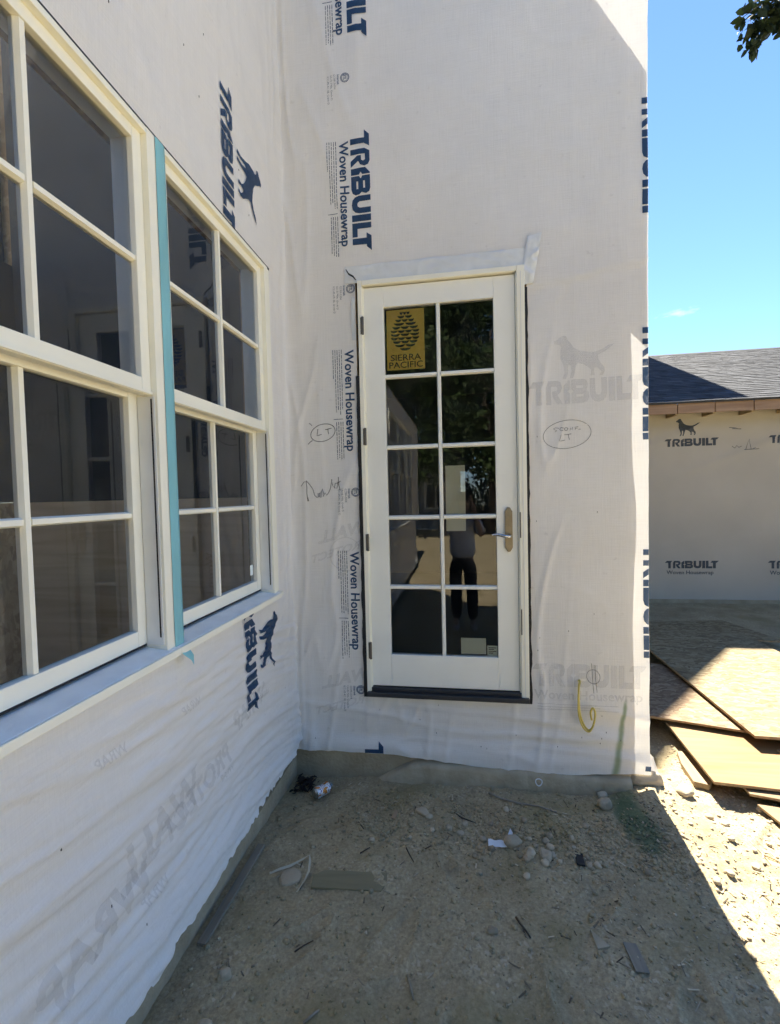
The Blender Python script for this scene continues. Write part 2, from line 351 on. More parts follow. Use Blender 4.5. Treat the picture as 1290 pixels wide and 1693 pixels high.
# ------------------------------------------------------------------ builders
def link(o, parent=None):
    COL.objects.link(o)
    if parent: o.parent = parent
    return o

def empty(name, loc=(0, 0, 0), rz=0.0, parent=None):
    o = bpy.data.objects.new(name, None); o.empty_display_size = 0.1
    o.location = loc; o.rotation_euler = (0, 0, rz)
    return link(o, parent)

def tag(o, label=None, cat=None, group=None, kind=None):
    if label: o['label'] = label
    if cat: o['category'] = cat
    if group: o['group'] = group
    if kind: o['kind'] = kind
    return o

def mobj(name, verts, faces, m, parent=None, smooth=False, bevel=0.0, tone=None):
    me = bpy.data.meshes.new(name); me.from_pydata([tuple(v) for v in verts], [], faces); me.validate(); me.update()
    me.materials.append(MATS[m] if isinstance(m, str) else m)
    if smooth:
        me.polygons.foreach_set('use_smooth', [True] * len(me.polygons))
    if tone is not None:
        a = me.attributes.new('tone', 'FLOAT', 'POINT'); a.data.foreach_set('value', np.asarray(tone, dtype=np.float32))
    o = bpy.data.objects.new(name, me); link(o, parent)
    if bevel > 0:
        b = o.modifiers.new('bevel', 'BEVEL'); b.width = bevel; b.segments = 2; b.limit_method = 'ANGLE'; b.harden_normals = False
    return o

class MB:
    def __init__(s): s.v = []; s.f = []
    def add(s, v, f):
        k = len(s.v); s.v += [tuple(x) for x in v]; s.f += [tuple(i + k for i in q) for q in f]; return s
    def box(s, lo, hi):
        x0, y0, z0 = lo; x1, y1, z1 = hi
        return s.add([(x0, y0, z0), (x1, y0, z0), (x1, y1, z0), (x0, y1, z0), (x0, y0, z1), (x1, y0, z1), (x1, y1, z1), (x0, y1, z1)],
                     [(0, 3, 2, 1), (4, 5, 6, 7), (0, 1, 5, 4), (1, 2, 6, 5), (2, 3, 7, 6), (3, 0, 4, 7)])
    def prism(s, pts, vec):
        """closed polygon pts (3d) pushed along vec"""
        n = len(pts); a = [Vector(p) for p in pts]; b = [p + Vector(vec) for p in a]
        f = [tuple(range(n))[::-1], tuple(range(n, 2 * n))]
        for i in range(n): j = (i + 1) % n; f.append((i, j, n + j, n + i))
        return s.add(a + b, f)
    def tube(s, pts, r, n=8, cap=True):
        pts = [Vector(p) for p in pts]; rs = r if isinstance(r, (list, tuple)) else [r] * len(pts)
        ring = []; prev = None; k = len(s.v); vv = []
        for i, p in enumerate(pts):
            d = (pts[min(i + 1, len(pts) - 1)] - pts[max(i - 1, 0)]).normalized()
            if prev is None:
                a = d.orthogonal().normalized()
            else:
                a = (prev - d * prev.dot(d)).normalized()
            prev = a; b = d.cross(a)
            for j in range(n):
                t = 2 * math.pi * j / n; vv.append(p + (a * math.cos(t) + b * math.sin(t)) * rs[i])
        ff = []
        for i in range(len(pts) - 1):
            for j in range(n):
                ff.append((i * n + j, i * n + (j + 1) % n, (i + 1) * n + (j + 1) % n, (i + 1) * n + j))
        if cap:
            ff.append(tuple(range(n))[::-1]); ff.append(tuple(range((len(pts) - 1) * n, len(pts) * n)))
        return s.add(vv, ff)
    def build(s, name, m, parent=None, **k): return mobj(name, s.v, s.f, m, parent, **k)

def boxo(name, lo, hi, m, parent=None, bevel=0.002): return MB().box(lo, hi).build(name, m, parent, bevel=bevel)

def ns3(x, y, z): return noise.noise(Vector((x, y, z)))
def fbm(x, y, z, o=4): return noise.fractal(Vector((x, y, z)), 1.0, 2.0, o)
def sm(a, b, x):
    t = min(1, max(0, (x - a) / (b - a))) if a != b else 0.0
    return t * t * (3 - 2 * t)
def crease(x, y, z): return (1 - abs(ns3(x, y, z))) ** 9
def ridge(x, y, z): return (1 - abs(ns3(x, y, z))) ** 4

# ------------------------------------------------------------------ the sheet on the two walls
XR = 2.119          # loose right edge of the front sheet
XS = 2.022          # solid corner of the framed wall behind it
def h_front(x, z):
    h = 0.006 + 0.0035 * fbm(x * 1.3, z * 1.1, 3.1, 3)
    lo = sm(0.55, 0.30, z)
    h += lo * (0.012 * ridge(x * 1.3 + 0.5 * ns3(x * 2, z * 3, 5), z * 9 + x * 0.5, 8.2) + 0.007 * ns3(x * 3, z * 14, 1.0))
    h += sm(0.22, 0.09, z) * 0.018
    cn_ = sm(0.34, 0.05, x)
    h += cn_ * (0.012 * crease(x * 10 + 0.25 * z, z * 0.8, 2.2) + 0.003 * ns3(x * 14, z * 1.5, 9))
    if x < 0.045: h += (0.045 - x) ** 2 * 9
    rd = sm(1.78, 1.50, x) * sm(2.9, 2.3, z)
    h += rd * 0.010 * crease(x * 7 - z * 1.1, z * 1.2, 12.5)
    uf = sm(3.0, 3.5, z) * sm(0.75, 0.35, x)
    h += uf * 0.010 * ridge(x * 5 + z * 0.9, z * 0.9, 4.4)
    h += 0.0050 * crease(x * 1.7 + z * 0.8, z * 2.0 - x, 22.0) * (0.5 + 0.5 * ns3(x, z, 40))
    h += 0.0045 * sm(-0.006, 0.006, z - (2.85 + (x - 1.467) * 0.15)) * sm(0.5, 1.5, x)
    sx_ = ((x + 0.10) % 0.4064) - 0.2032
    h += 0.0016 * math.exp(-(sx_ / 0.022) ** 2) * (0.6 + 0.5 * ns3(x * 2, z * 1.3, 77))
    # loose strip past the corner rolls and ripples
    if x > 1.98:
        e = sm(1.98, XR, x)
        h += e * (0.006 * ns3(z * 2.2, 3, 3) + 0.004 * ns3(z * 7, 1, 3)) - 0.004 * e
    h += sm(4.0, 4.6, z) * sm(1.7, 2.1, x) * 0.012 * ridge(x * 5 + z * 2.6, z * 1.2, 7.7)
    return h

def hem_front(x):
    base = 0.088 - 0.045 * sm(0.5, 1.3, x) + 0.02 * sm(1.6, 2.1, x) - 0.012 * math.exp(-((x - 1.75) / 0.2) ** 2)
    return base + 0.006 * ns3(x * 3, 0, 1) + 0.004 * ns3(x * 13, 0, 2)

def h_side(y, z):
    h = 0.006 + 0.004 * fbm(y * 1.1, z * 1.2, 7.7, 3)
    lo = sm(1.15, 0.95, z) * 1.0
    dr = z + 0.10 * y + 0.05 * math.sin(y * 3.0)
    h += lo * (0.013 * ridge(y * 0.55 + 3, dr * 6.0 + 0.35 * ns3(y * 1.5, z * 2, 3), 1.7) * (0.6 + 0.6 * ns3(y * .8, z * 1.5, 11))
               + 0.011 * crease(y * 0.8, dr * 13, 6.1) + 0.011 * crease(y * 1.1, dr * 25, 16.1) * (0.5 + ns3(y, z * 2, 60)) + 0.006 * ns3(y * 1.5, (z + 0.22 * y) * 44, 2.0) + 0.004 * ns3(y * 2.5, (z + 0.3 * y) * 80, 5.0))
    h += sm(0.36, 0.10, z) * (0.035 + 0.035 * ns3(y * 2.6, 4, 4) + 0.012 * ns3(y * 11, 4, 4))
    cn_ = sm(-0.30, -0.05, y)
    h += cn_ * (0.007 * ridge(y * 11, z * 0.7 + 3, 2.2) + 0.002 * ns3(y * 20, z * 2, 4))
    hi = sm(2.98, 3.1, z)
    h += hi * (0.004 * ridge(y * 4.5 + z * 0.6, z * 0.5, 3.9) + 0.005 * ridge(y * 0.6, z * 3.5 + y, 15))
    if y > -0.045: h += (y + 0.045) ** 2 * 9
    return h

def hem_side(y):
    z = 0.118 + 0.030 * ns3(y * 2.3, 0, 3) + 0.022 * ns3(y * 8, 0, 5) + 0.022 * abs(ns3(y * 24, 0, 8)) + 0.012 * (1 if ns3(y * 13, 0, 18) > 0.12 else 0) - 0.02 * sm(-0.3, -1.4, y)
    return z + 0.02 * sm(-0.15, 0.0, y)

def pf(x, z, e=0.0): return (x, -(h_front(x, z) + e), z)
def ps(y, z, e=0.0): return (h_side(y, z) + e, y, z)

def axis_pts(breaks, steps):
    out = []
    for (a, b), st in zip(zip(breaks[:-1], breaks[1:]), steps):
        n = max(1, int(round((b - a) / st))); out += [a + (b - a) * i / n for i in range(n)]
    return out + [breaks[-1]]

def sheet(name, A, Z, pos, hem, holes, m, parent, top=None):
    idx = {}; V = []; F = []
    z0 = Z[0]; zt = 0.5
    def vid(i, j):
        k = (i, j)
        if k not in idx:
            a, z = A[i], Z[j]
            if z < zt:
                t = (z - z0) / (zt - z0); hb = hem(a); z = hb + t * (zt - hb)
            idx[k] = len(V); V.append(pos(a, z))
        return idx[k]
    for i in range(len(A) - 1):
        ac = (A[i] + A[i + 1]) / 2
        for j in range(len(Z) - 1):
            zc = (Z[j] + Z[j + 1]) / 2
            if any(p < ac < q and r < zc < s for p, q, r, s in holes) or (top and zc > top(ac)): continue
            F.append((vid(i, j), vid(i + 1, j), vid(i + 1, j + 1), vid(i, j + 1)))
    return mobj(name, V, F, m, parent, smooth=True)

house = tag(empty('house'), 'unfinished two-winged house in white printed housewrap with glazed door and cream windows', 'house')
DOOR_HOLE = (0.462, 1.468, 0.452, 2.996)
A = axis_pts([0.0, 0.462, 1.468, XR], [0.013, 0.016, 0.013]); Z = axis_pts([0.06, 0.452, 2.996, 5.3], [0.0125, 0.018, 0.022])
wrap_f = sheet('housewrap', A, Z, pf, hem_front, [DOOR_HOLE], 'wrap_front', house)
wrap_f['label'] = 'white housewrap around the door'
BANKS = [(-3.197, -0.257), (-6.83, -3.888)]
WZ0, WZ1 = 1.138, 2.987
A = axis_pts([-8.3, -6.83, -3.888, -3.197, -2.3, -0.257, 0.0], [0.08, 0.1, 0.06, 0.02, 0.012, 0.012])
Z = axis_pts([0.06, 1.138, 2.987, 5.0], [0.012, 0.03, 0.03])
wrap_s = sheet('housewrap', A, Z, ps, hem_side, [(a, b, WZ0, WZ1) for a, b in BANKS] , 'wrap_side', house, top=lambda y: 3.30 + max(0, min(1, (y + 1.75) / 1.15)) * 1.68)
wrap_s['label'] = 'wrinkled white housewrap on the side wall with the windows'

# solid walls, roofs and rooms behind the sheet
b = MB()
RK = lambda x: 3.985 + 1.64 * (2.11 - x)
b.box((-0.16, 0.012, 0.02), (0.462, 0.16, 3.0)); b.box((1.468, 0.012, 0.02), (XS, 0.16, 3.0)); b.box((0.462, 0.012, 0.02), (1.468, 0.16, 0.452))
b.prism([(-0.16, 0.012, 3.0), (XS, 0.012, 3.0), (XS, 0.012, RK(XS)), (-0.6, 0.012, RK(-0.6)), (-0.16 - 2.7, 0.012, RK(-0.6) - 2.26 * 1.64), (-2.86, 0.012, 3.0)], (0, 0.148, 0))
b.build('front_wall', 'osb_wall', house)
MB().prism([(XS + 0.001, 0.006, 2.60), (XR - 0.006, 0.006, 2.50), (XR - 0.006, 0.006, RK(XR)), (XS + 0.001, 0.006, RK(XS) - 0.002)], (0, 0.012, 0)).build('shade_board', 'osb_wall', house)  # unseen thin board, added to keep sun off the sheet's upper right edge
b = MB(); n_ = 60; e_ = [(XS + 0.0015 + 0.036 * max(0.0, 0.45 + 1.1 * ns3(0.045 * i * 1.6 + 4, 2, 2)) * (0.4 + 0.6 * math.sin(i / n_ * math.pi)), 0.004, 0.03 + 2.55 * i / n_) for i in range(n_ + 1)]
b.prism([(XS - 0.06, 0.004, 2.58)] + [(XS - 0.06, 0.004, 0.03)] + e_, (0, 0.007, 0)); b.build('shade_board', 'osb_wall', house)  # unseen strip, added with a wavy edge to shape the sunlit band of sheet
# room behind the door: floor, side walls, back wall, ceiling
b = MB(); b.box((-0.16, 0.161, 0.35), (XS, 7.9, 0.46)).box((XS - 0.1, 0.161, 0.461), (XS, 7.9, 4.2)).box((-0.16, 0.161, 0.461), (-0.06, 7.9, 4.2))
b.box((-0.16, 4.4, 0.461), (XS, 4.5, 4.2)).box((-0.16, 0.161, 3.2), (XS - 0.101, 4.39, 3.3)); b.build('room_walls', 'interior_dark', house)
b = MB(); b.prism([(XS, 0.161, RK(XS)), (-0.6, 0.161, RK(-0.6)), (-0.6, 0.161, RK(-0.6) - 0.2), (XS, 0.161, RK(XS) - 0.2)], (0, 7.7, 0))
b.prism([(-0.601, 0.161, RK(-0.6)), (-3.1, 0.161, RK(-0.6) - 2.5 * 1.64), (-3.1, 0.161, RK(-0.6) - 2.5 * 1.64 - 0.2), (-0.601, 0.161, RK(-0.6) - 0.2)], (0, 7.7, 0))
b.build('roof', 'roofing', house)
# side wing
b = MB()
def sidewall(y0, y1, z0, z1): b.box((-0.16, y0, z0), (-0.012, y1, z1))
sidewall(-8.28, 0.0, 0.03, WZ0); b.prism([(-0.16, 0.0, WZ1), (-0.16, 0.0, 4.98), (-0.16, -0.6, 4.98), (-0.16, -1.75, 3.30), (-0.16, -8.28, 3.30), (-0.16, -8.28, WZ1)], (0.148, 0, 0))
sidewall(-0.256, 0.0, WZ0 + 0.001, WZ1 - 0.001); sidewall(-3.887, -3.198, WZ0 + 0.001, WZ1 - 0.001); sidewall(-8.28, -6.831, WZ0 + 0.001, WZ1 - 0.001)
b.build('side_wall', 'osb_wall', house)
b = MB(); b.box((-1.9, -8.28, 0.30), (-0.161, 0.0, 0.44)).box((-2.0, -8.28, 0.44), (-1.9, 0.0, 1.70)); b.build('room_floor', 'osb_wall', house)
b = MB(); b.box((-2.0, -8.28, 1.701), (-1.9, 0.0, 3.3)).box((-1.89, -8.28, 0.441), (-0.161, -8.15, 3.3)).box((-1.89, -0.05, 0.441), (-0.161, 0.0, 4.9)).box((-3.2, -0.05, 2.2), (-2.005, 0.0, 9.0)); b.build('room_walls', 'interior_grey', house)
MB().box((-1.889, -0.0580, 0.442), (-0.162, -0.0505, 1.699)).build('room_panelling', 'interior_ply', house)
MB().box((-0.2, -8.3, 3.305), (0.0, -1.80, 3.35)).build('top_plate', 'stud_wood', house)
# concrete
b = MB(); b.box((-0.2, -0.004, -0.5), (XS, 0.25, 0.10)); b.build('foundation', 'concrete', house, bevel=0.006)
b = MB(); b.box((-0.3, -8.3, -0.5), (-0.002, -0.005, 0.115)); b.build('foundation', 'concrete', house, bevel=0.006)
wood('weathered_edge', (0.13, 0.105, 0.06), (0.25, 0.205, 0.125), axis=1)
boxo('sheathing_edge', (-0.0015, -8.29, 0.045), (0.006, -0.012, 0.20), 'weathered_edge', house, .002)
# rough parging in front of the door footing
def parge():
    V = []; F = []; n = 110; prof = []
    for i in range(n + 1):
        x = 0.45 + (XS - 0.01 - 0.45) * i / n
        top = -0.11 + 0.15 * sm(0.45, 0.80, x) + 0.006 * ns3(x * 8, 1, 1) - 0.015 * sm(1.2, 1.9, x)
        if 1.24 < x < 1.36: top -= 0.025 * abs(ns3(x * 40, 3, 3))
        d = 0.055 + 0.014 * ns3(x * 4, 4, 4) + 0.007 * ns3(x * 19, 4, 4) + 0.004 * ns3(x * 47, 4, 4)
        row = [(-0.003, top + 0.012), (-d * 0.5, top + 0.008), (-d * 0.9, top - 0.004), (-d, top - 0.02), (-d - 0.006, top - 0.08), (-d - 0.015, -0.3)]
        V += [(x, y + .004 * ns3(x * 30, z * 30, 3) if j_ else y, z + (.005 * ns3(x * 24, y * 40, 6) if j_ else 0)) for j_, (y, z) in enumerate(row)]
    for i in range(n):
        for j in range(5): F.append((i * 6 + j, i * 6 + j + 1, i * 6 + 7 + j, i * 6 + 6 + j))
    return mobj('parging', V, F, 'parge', house, smooth=True)
parge()
# rear block of the house: tall, behind the outbuilding; its corner shades the left of the outbuilding's roof
rear = MB().prism([(-3, 8.75, -0.3), (5.12, 8.75, -0.3), (5.12, 8.75, 8.15), (3.63, 8.75, 8.22), (0.6, 8.75, 12.73), (-3, 8.75, 8.2)], (0, 6, 0)).build('rear_wing', 'wrap_side', house)

# ------------------------------------------------------------------ print on the sheet
T_GLYPHS = [
    ([(0, .74), (.24, 1), (.84, 1), (.68, .74), (.67, .74), (.67, 0), (.39, 0), (.39, .74)], []),
    ([(.92, 0), (.92, .74), (1.06, 1), (1.55, 1), (1.72, .92), (1.79, .72), (1.7, .5), (1.52, .4), (1.8, 0), (1.5, 0), (1.25, .36), (1.25, .56), (1.48, .56), (1.53, .66), (1.48, .76), (1.19, .76), (1.19, 0)], []),
    ([(1.88, 0), (1.86, .76), (2.14, 1), (2.2, 1), (2.2, .6), (2.07, .51), (2.2, .42), (2.2, 0)], []),
    ([(2.26, 0), (2.26, .42), (2.39, .51), (2.26, .6), (2.26, 1), (2.9, 1), (3.08, .94), (3.15, .76), (3.06, .54), (3.17, .42), (3.2, .22), (3.1, .06), (2.9, 0)],
     [[(2.52, .63), (2.88, .63), (2.88, .73), (2.52, .73)], [(2.52, .27), (2.9, .27), (2.9, .37), (2.52, .37)]]),
    ([(3.24, 1), (3.24, .38), (3.3, .17), (3.45, .04), (3.68, 0), (3.91, .04), (4.06, .17), (4.12, .38), (4.12, 1), (3.84, 1), (3.84, .42), (3.78, .32), (3.68, .29), (3.58, .32), (3.52, .42), (3.52, 1)], []),
    ([(4.2, 0), (4.2, 1), (4.53, 1), (4.53, 0)], []),
    ([(4.61, 0), (4.61, 1), (4.9, 1), (4.9, .27), (5.32, .27), (5.32, 0)], []),
    ([(5.39, 0), (5.39, .74), (5.12, .74), (5.3, 1), (6.04, 1), (5.82, .74), (5.71, .74), (5.71, 0)], []),
]
DOG = [(310, 130), (345, 112), (365, 90), (400, 72), (432, 80), (440, 112), (470, 155), (500, 208), (560, 245), (640, 262), (700, 268), (770, 245), (830, 205), (892, 193), (860, 222), (815, 258), (770, 285), (735, 300),
       (735, 345), (765, 398), (795, 440), (797, 478), (780, 520), (745, 518), (768, 480), (730, 437), (702, 432), (692, 470), (702, 515), (660, 517), (672, 462), (640, 425), (590, 392), (540, 375), (522, 402), (510, 480),
       (492, 537), (462, 532), (482, 460), (470, 392), (448, 400), (446, 480), (430, 537), (393, 535), (416, 470), (400, 380), (374, 320), (374, 250), (385, 192), (352, 165), (316, 162)]
DOG = [((x - 62) / 187.0, (800 - y) / 187.0) for x, y in DOG]
LOGO = T_GLYPHS; DOGP = [(DOG, [])]

def polys_to_bm(polys):
    bm = bmesh.new()
    for outer, holes in polys:
        loops = [[Vector((x, y, 0)) for x, y in outer]] + [[Vector((x, y, 0)) for x, y in hh] for hh in holes]
        flat = [v for lp in loops for v in lp]; vs = [bm.verts.new(v) for v in flat]
        for t in tessellate_polygon(loops):
            try: bm.faces.new([vs[i] for i in t])
            except ValueError: pass
    return bm

def text_bm(txt, bold=0.0, spacing=1.0):
    cu = bpy.data.curves.new('t', 'FONT'); cu.body = txt; cu.size = 1.0; cu.offset = bold; cu.space_character = spacing; cu.resolution_u = 3
    o = bpy.data.objects.new('t', cu); COL.objects.link(o)
    dg = bpy.context.evaluated_depsgraph_get(); me = bpy.data.meshes.new_from_object(o.evaluated_get(dg))
    bm = bmesh.new(); bm.from_mesh(me)
    bpy.data.meshes.remove(me); bpy.data.objects.remove(o); bpy.data.curves.remove(cu)
    xs = [v.co.x for v in bm.verts]
    w = max(xs) - min(xs); x0 = min(xs)
    for v in bm.verts: v.co.x -= x0
    return bm, w

def decal(name, bm, xf, surf, m, parent, step=None, clip=None, eps=None):
    """flat outline in (u,v) -> xf -> wall coordinates (a,z) -> the rippled sheet"""
    side = surf is ps; step = step or (0.011 if side else 0.015); eps = eps or (0.0045 if side else 0.0028)
    for v in bm.verts: a, z = xf(v.co.x, v.co.y); v.co = Vector((a, z, 0))
    if clip:
        for co, no in clip:
            bmesh.ops.bisect_plane(bm, geom=bm.verts[:] + bm.edges[:] + bm.faces[:], plane_co=(*co, 0), plane_no=(*no, 0), clear_outer=True)
    if not bm.verts: bm.free(); return None
    for ax in (0, 1):
        lo = min(v.co[ax] for v in bm.verts); hi = max(v.co[ax] for v in bm.verts)
        k = math.ceil(lo / step)
        while k * step < hi:
            co = [0, 0, 0]; no = [0, 0, 0]; co[ax] = k * step; no[ax] = 1
            bmesh.ops.bisect_plane(bm, geom=bm.verts[:] + bm.edges[:] + bm.faces[:], plane_co=co, plane_no=no); k += 1
    for v in bm.verts: v.co = Vector(surf(v.co.x, v.co.y, eps))
    me = bpy.data.meshes.new(name); bm.to_mesh(me); bm.free(); me.materials.append(MATS[m])
    return link(bpy.data.objects.new(name, me), parent)

def down(a0, z0, s, sv=None):      # text running down the wall, its top to the right
    sv = sv or s
    return lambda u, v: (a0 + v * sv, z0 - u * s)
def flat(a0, z0, s, sv=None, rot=0.0):
    sv = sv or s; c, sn = math.cos(rot), math.sin(rot)
    return lambda u, v: (a0 + c * u * s - sn * v * sv, z0 + sn * u * s + c * v * sv)

def stroke_bm(paths, w):
    """pen strokes as thin ribbons"""
    bm = bmesh.new()
    for p in paths:
        p = [Vector((x, y, 0)) for x, y in p]
        L = []; Rr = []
        for i, q in enumerate(p):
            d = (p[min(i + 1, len(p) - 1)] - p[max(i - 1, 0)]); d = d.normalized() if d.length > 1e-9 else Vector((1, 0, 0))
            nrm = Vector((-d.y, d.x, 0)) * w * 0.5
            L.append(bm.verts.new(q + nrm)); Rr.append(bm.verts.new(q - nrm))
        for i in range(len(p) - 1): bm.faces.new((L[i], L[i + 1], Rr[i + 1], Rr[i]))
    return bm

def ell(cx, cy, rx, ry, a0=0.0, a1=6.4, n=36, tilt=0.0):
    out = []
    for i in range(n + 1):
        t = a0 + (a1 - a0) * i / n; x, y = rx * math.cos(t), ry * math.sin(t)
        out.append((cx + x * math.cos(tilt) - y * math.sin(tilt), cy + x * math.sin(tilt) + y * math.cos(tilt)))
    return out

CAP = 0.1165
PER = 1.2375
DCLIP = [((DOOR_HOLE[0] - 0.002, 0), (1, 0))]

def small_print(z_top, a0, seed):
    rr = random.Random(seed); polys = []
    for seg, (zs, ln) in enumerate(((0.0, 0.40), (0.44, 0.24))):
        for k in range(5 if seg == 0 else 4):
            a = a0 + 0.052 - k * 0.0135; z = z_top - zs; end = z - ln * (1.0 if k < 4 else 0.45) * (0.9 + 0.1 * rr.random())
            while z > end:
                w = rr.uniform(0.008, 0.03)
                polys.append(([(a, z), (a + 0.0045, z), (a + 0.0045, max(end, z - w)), (a, max(end, z - w))], [])); z -= w + 0.004
    polys.append(([(a0 - 0.005, z_top - 0.425), (a0 + 0.055, z_top - 0.425), (a0 + 0.055, z_top - 0.421), (a0 - 0.005, z_top - 0.421)], []))
    return polys

def etl(z, a, parent):
    bm = stroke_bm([ell(0, 0, .026, .026), ell(0, 0, .0205, .0205)], 0.0032)
    for v in bm.verts: v.co.x += a; v.co.y += z
    decal('printed_mark', bm, lambda u, v: (u, v), pf, 'ink_navy', parent)
    bm, w = text_bm('ETL', 0.02); decal('printed_mark', bm, down(a - 0.009, z + 0.016, 0.0185, 0.026), pf, 'ink_navy', parent)
    for k, (tx, sz) in enumerate((('Intertek', .019), ('CCRR-0304', .017), ('UU-B-790a, Grade D', .0165), ('ICC-ES AC 38, Grade D', .0165))):
        bm, w = text_bm(tx, 0.012 if k == 0 else 0.0); decal('printed_text', bm, down(a - 0.047 - 0.021 * k, z + 0.022, sz), pf, 'ink_navy' if k == 0 else 'ink_small', parent)

# column left of the door
for k in range(-1, 4):
    z0 = 3.872 - PER * k
    clip = DCLIP if k in (1, 2) else []
    if k == 3:
        clip = [((0, hem_front(0.5) + 0.004), (0, -1))]
    if k not in (1, 2):
        o = decal('printed_logo', polys_to_bm(LOGO), down(0.456, z0, CAP), pf, 'ink_navy', wrap_f, clip=clip)
    if k < 3:
        bm, w = text_bm('Woven Housewrap', 0.022); s = 0.617 / w
        decal('printed_text', bm, down(0.388, z0 - 0.05, s, s * 1.02), pf, 'ink_navy', wrap_f, clip=clip)
        decal('printed_text', polys_to_bm(small_print(z0 - 0.045, 0.312, k)), lambda u, v: (u, v), pf, 'ink_small', wrap_f)
    etl(z0 + 0.318, 0.434, wrap_f)
# column cut off by the loose right edge
for k in range(4):
    decal('printed_logo', polys_to_bm(LOGO), down(2.088, 3.872 - PER * k, CAP), pf, 'ink_navy', wrap_f,
          clip=[((XR - 0.0015, 0), (1, 0))] + ([((0, hem_front(2.1) + 0.005), (0, -1))] if k == 3 else []))
# faint print of the layer below
decal('faint_logo', polys_to_bm(LOGO), flat(1.475, 2.185, 0.1035, 0.135, 0.02), pf, 'ink_ghost', wrap_f, clip=[((1.472, 0), (-1, 0))])
dg_ = [([(x * 1.02, 0.35 + (y - 0.35) * 0.98) for x, y in DOG], [])]
decal('faint_dog_emblem', polys_to_bm(dg_), flat(1.475, 2.193, 0.103, 0.100, 0.0), pf, 'ink_ghost', wrap_f)
decal('faint_logo', polys_to_bm(LOGO), flat(1.472, 0.548, 0.1045, 0.135, 0.0), pf, 'ink_ghost', wrap_f, clip=[((1.472, 0), (-1, 0))])
bm, w = text_bm('Woven Housewrap', 0.02); decal('faint_text', bm, flat(1.482, 0.474, 0.60 / w), pf, 'ink_ghost', wrap_f)
decal('faint_text', polys_to_bm([([(1.5 + .0, z), (1.95 - 0.1 * (i % 2), z), (1.95 - 0.1 * (i % 2), z + .006), (1.5, z + .006)], []) for i, z in enumerate((.44, .425, .41))]), lambda u, v: (u, v), pf, 'ink_ghost', wrap_f)
# slanted, mirrored print that shows through left of the door
for za, zb, s in ((1.52, 1.44, 0.105), (0.60, 0.47, 0.105)):
    bm, w = text_bm('WALL', 0.045); decal('faint_text', bm, lambda u, v, z=za, s=s: (0.49 - u * s * 1.05 + v * 0.02, z - 0.045 - u * s * 0.27 + v * s), pf, 'ink_ghost_warm', wrap_f, clip=DCLIP)
    bm, w = text_bm('PROTECT', 0.03); decal('faint_text', bm, lambda u, v, z=zb, s=s: (0.49 - u * s * 0.8 + v * 0.02, z - 0.06 - u * s * 0.24 + v * s * 0.7), pf, 'ink_ghost_warm', wrap_f, clip=DCLIP)
decal('faint_mark', stroke_bm([ell(.36, 1.33, .10, .105, 0.5, 5.4)], .006), lambda u, v: (u, v), pf, 'ink_ghost_warm', wrap_f)
# handwriting
PEN = 0.0048
pen = [ell(0.236, 2.088, .080, .052, 0.3, 6.75, tilt=0.25),
       [(0.205, 2.112), (0.200, 2.083), (0.198, 2.071), (0.215, 2.074), (0.228, 2.079)], [(0.250, 2.106), (0.262, 2.108), (0.292, 2.114)], [(0.268, 2.110), (0.270, 2.090), (0.273, 2.078)],
       [(0.148, 2.150), (0.158, 2.145), (0.167, 2.134)], [(0.138, 2.020), (0.150, 2.032), (0.168, 2.043)]]
decal('handwriting', stroke_bm(pen, PEN), lambda u, v: (u, v), pf, 'ink_pen', wrap_f)
sc = [[(0.083, 1.760), (0.105, 1.785), (0.118, 1.792), (0.122, 1.755), (0.121, 1.715), (0.126, 1.665), (0.132, 1.665), (0.126, 1.69)], [(0.118, 1.795), (0.140, 1.770), (0.160, 1.740), (0.172, 1.700), (0.186, 1.688), (0.197, 1.690), (0.193, 1.712), (0.205, 1.716), (0.203, 1.690), (0.212, 1.686), (0.214, 1.722), (0.222, 1.742), (0.228, 1.714), (0.226, 1.692), (0.240, 1.716), (0.250, 1.700), (0.262, 1.716), (0.275, 1.745), (0.284, 1.800), (0.288, 1.765), (0.298, 1.742), (0.306, 1.775), (0.300, 1.745), (0.316, 1.742), (0.322, 1.770), (0.326, 1.812), (0.328, 1.760), (0.338, 1.728)], [(0.312, 1.772), (0.328, 1.778), (0.340, 1.786)]]
decal('handwriting', stroke_bm(sc, PEN), lambda u, v: (u, v), pf, 'ink_pen', wrap_f)
PEN2 = 0.0032
sc = [ell(1.682, 2.016, .132, .080, 0.55, 6.75, tilt=0.12),
      [(1.638, 2.052), (1.620, 2.056), (1.608, 2.050), (1.618, 2.043), (1.628, 2.040), (1.616, 2.032)], [(1.664, 2.052), (1.650, 2.056), (1.642, 2.046), (1.650, 2.038), (1.662, 2.040)],
      ell(1.678, 2.046, .010, .008, n=14), [(1.700, 2.038), (1.701, 2.052), (1.712, 2.040), (1.713, 2.055)], [(1.728, 2.040), (1.727, 2.055), (1.744, 2.057)], [(1.727, 2.048), (1.740, 2.049)], [(1.745, 2.042), (1.757, 2.042)],
      [(1.650, 2.015), (1.645, 1.995), (1.640, 1.978), (1.655, 1.980), (1.672, 1.984)], [(1.668, 2.014), (1.690, 2.015), (1.706, 2.018)], [(1.690, 2.015), (1.692, 1.998), (1.696, 1.984)]]
decal('handwriting', stroke_bm(sc, PEN2), lambda u, v: (u, v), pf, 'ink_pen', wrap_f)
sc = [ell(1.815, 0.612, .036, .042, tilt=0.3), [(1.806, 0.690), (1.810, 0.600), (1.817, 0.515)], [(1.824, 0.680), (1.828, 0.600), (1.835, 0.520)]]
decal('handwriting', stroke_bm(sc, PEN2), lambda u, v: (u, v), pf, 'ink_pen', wrap_f)

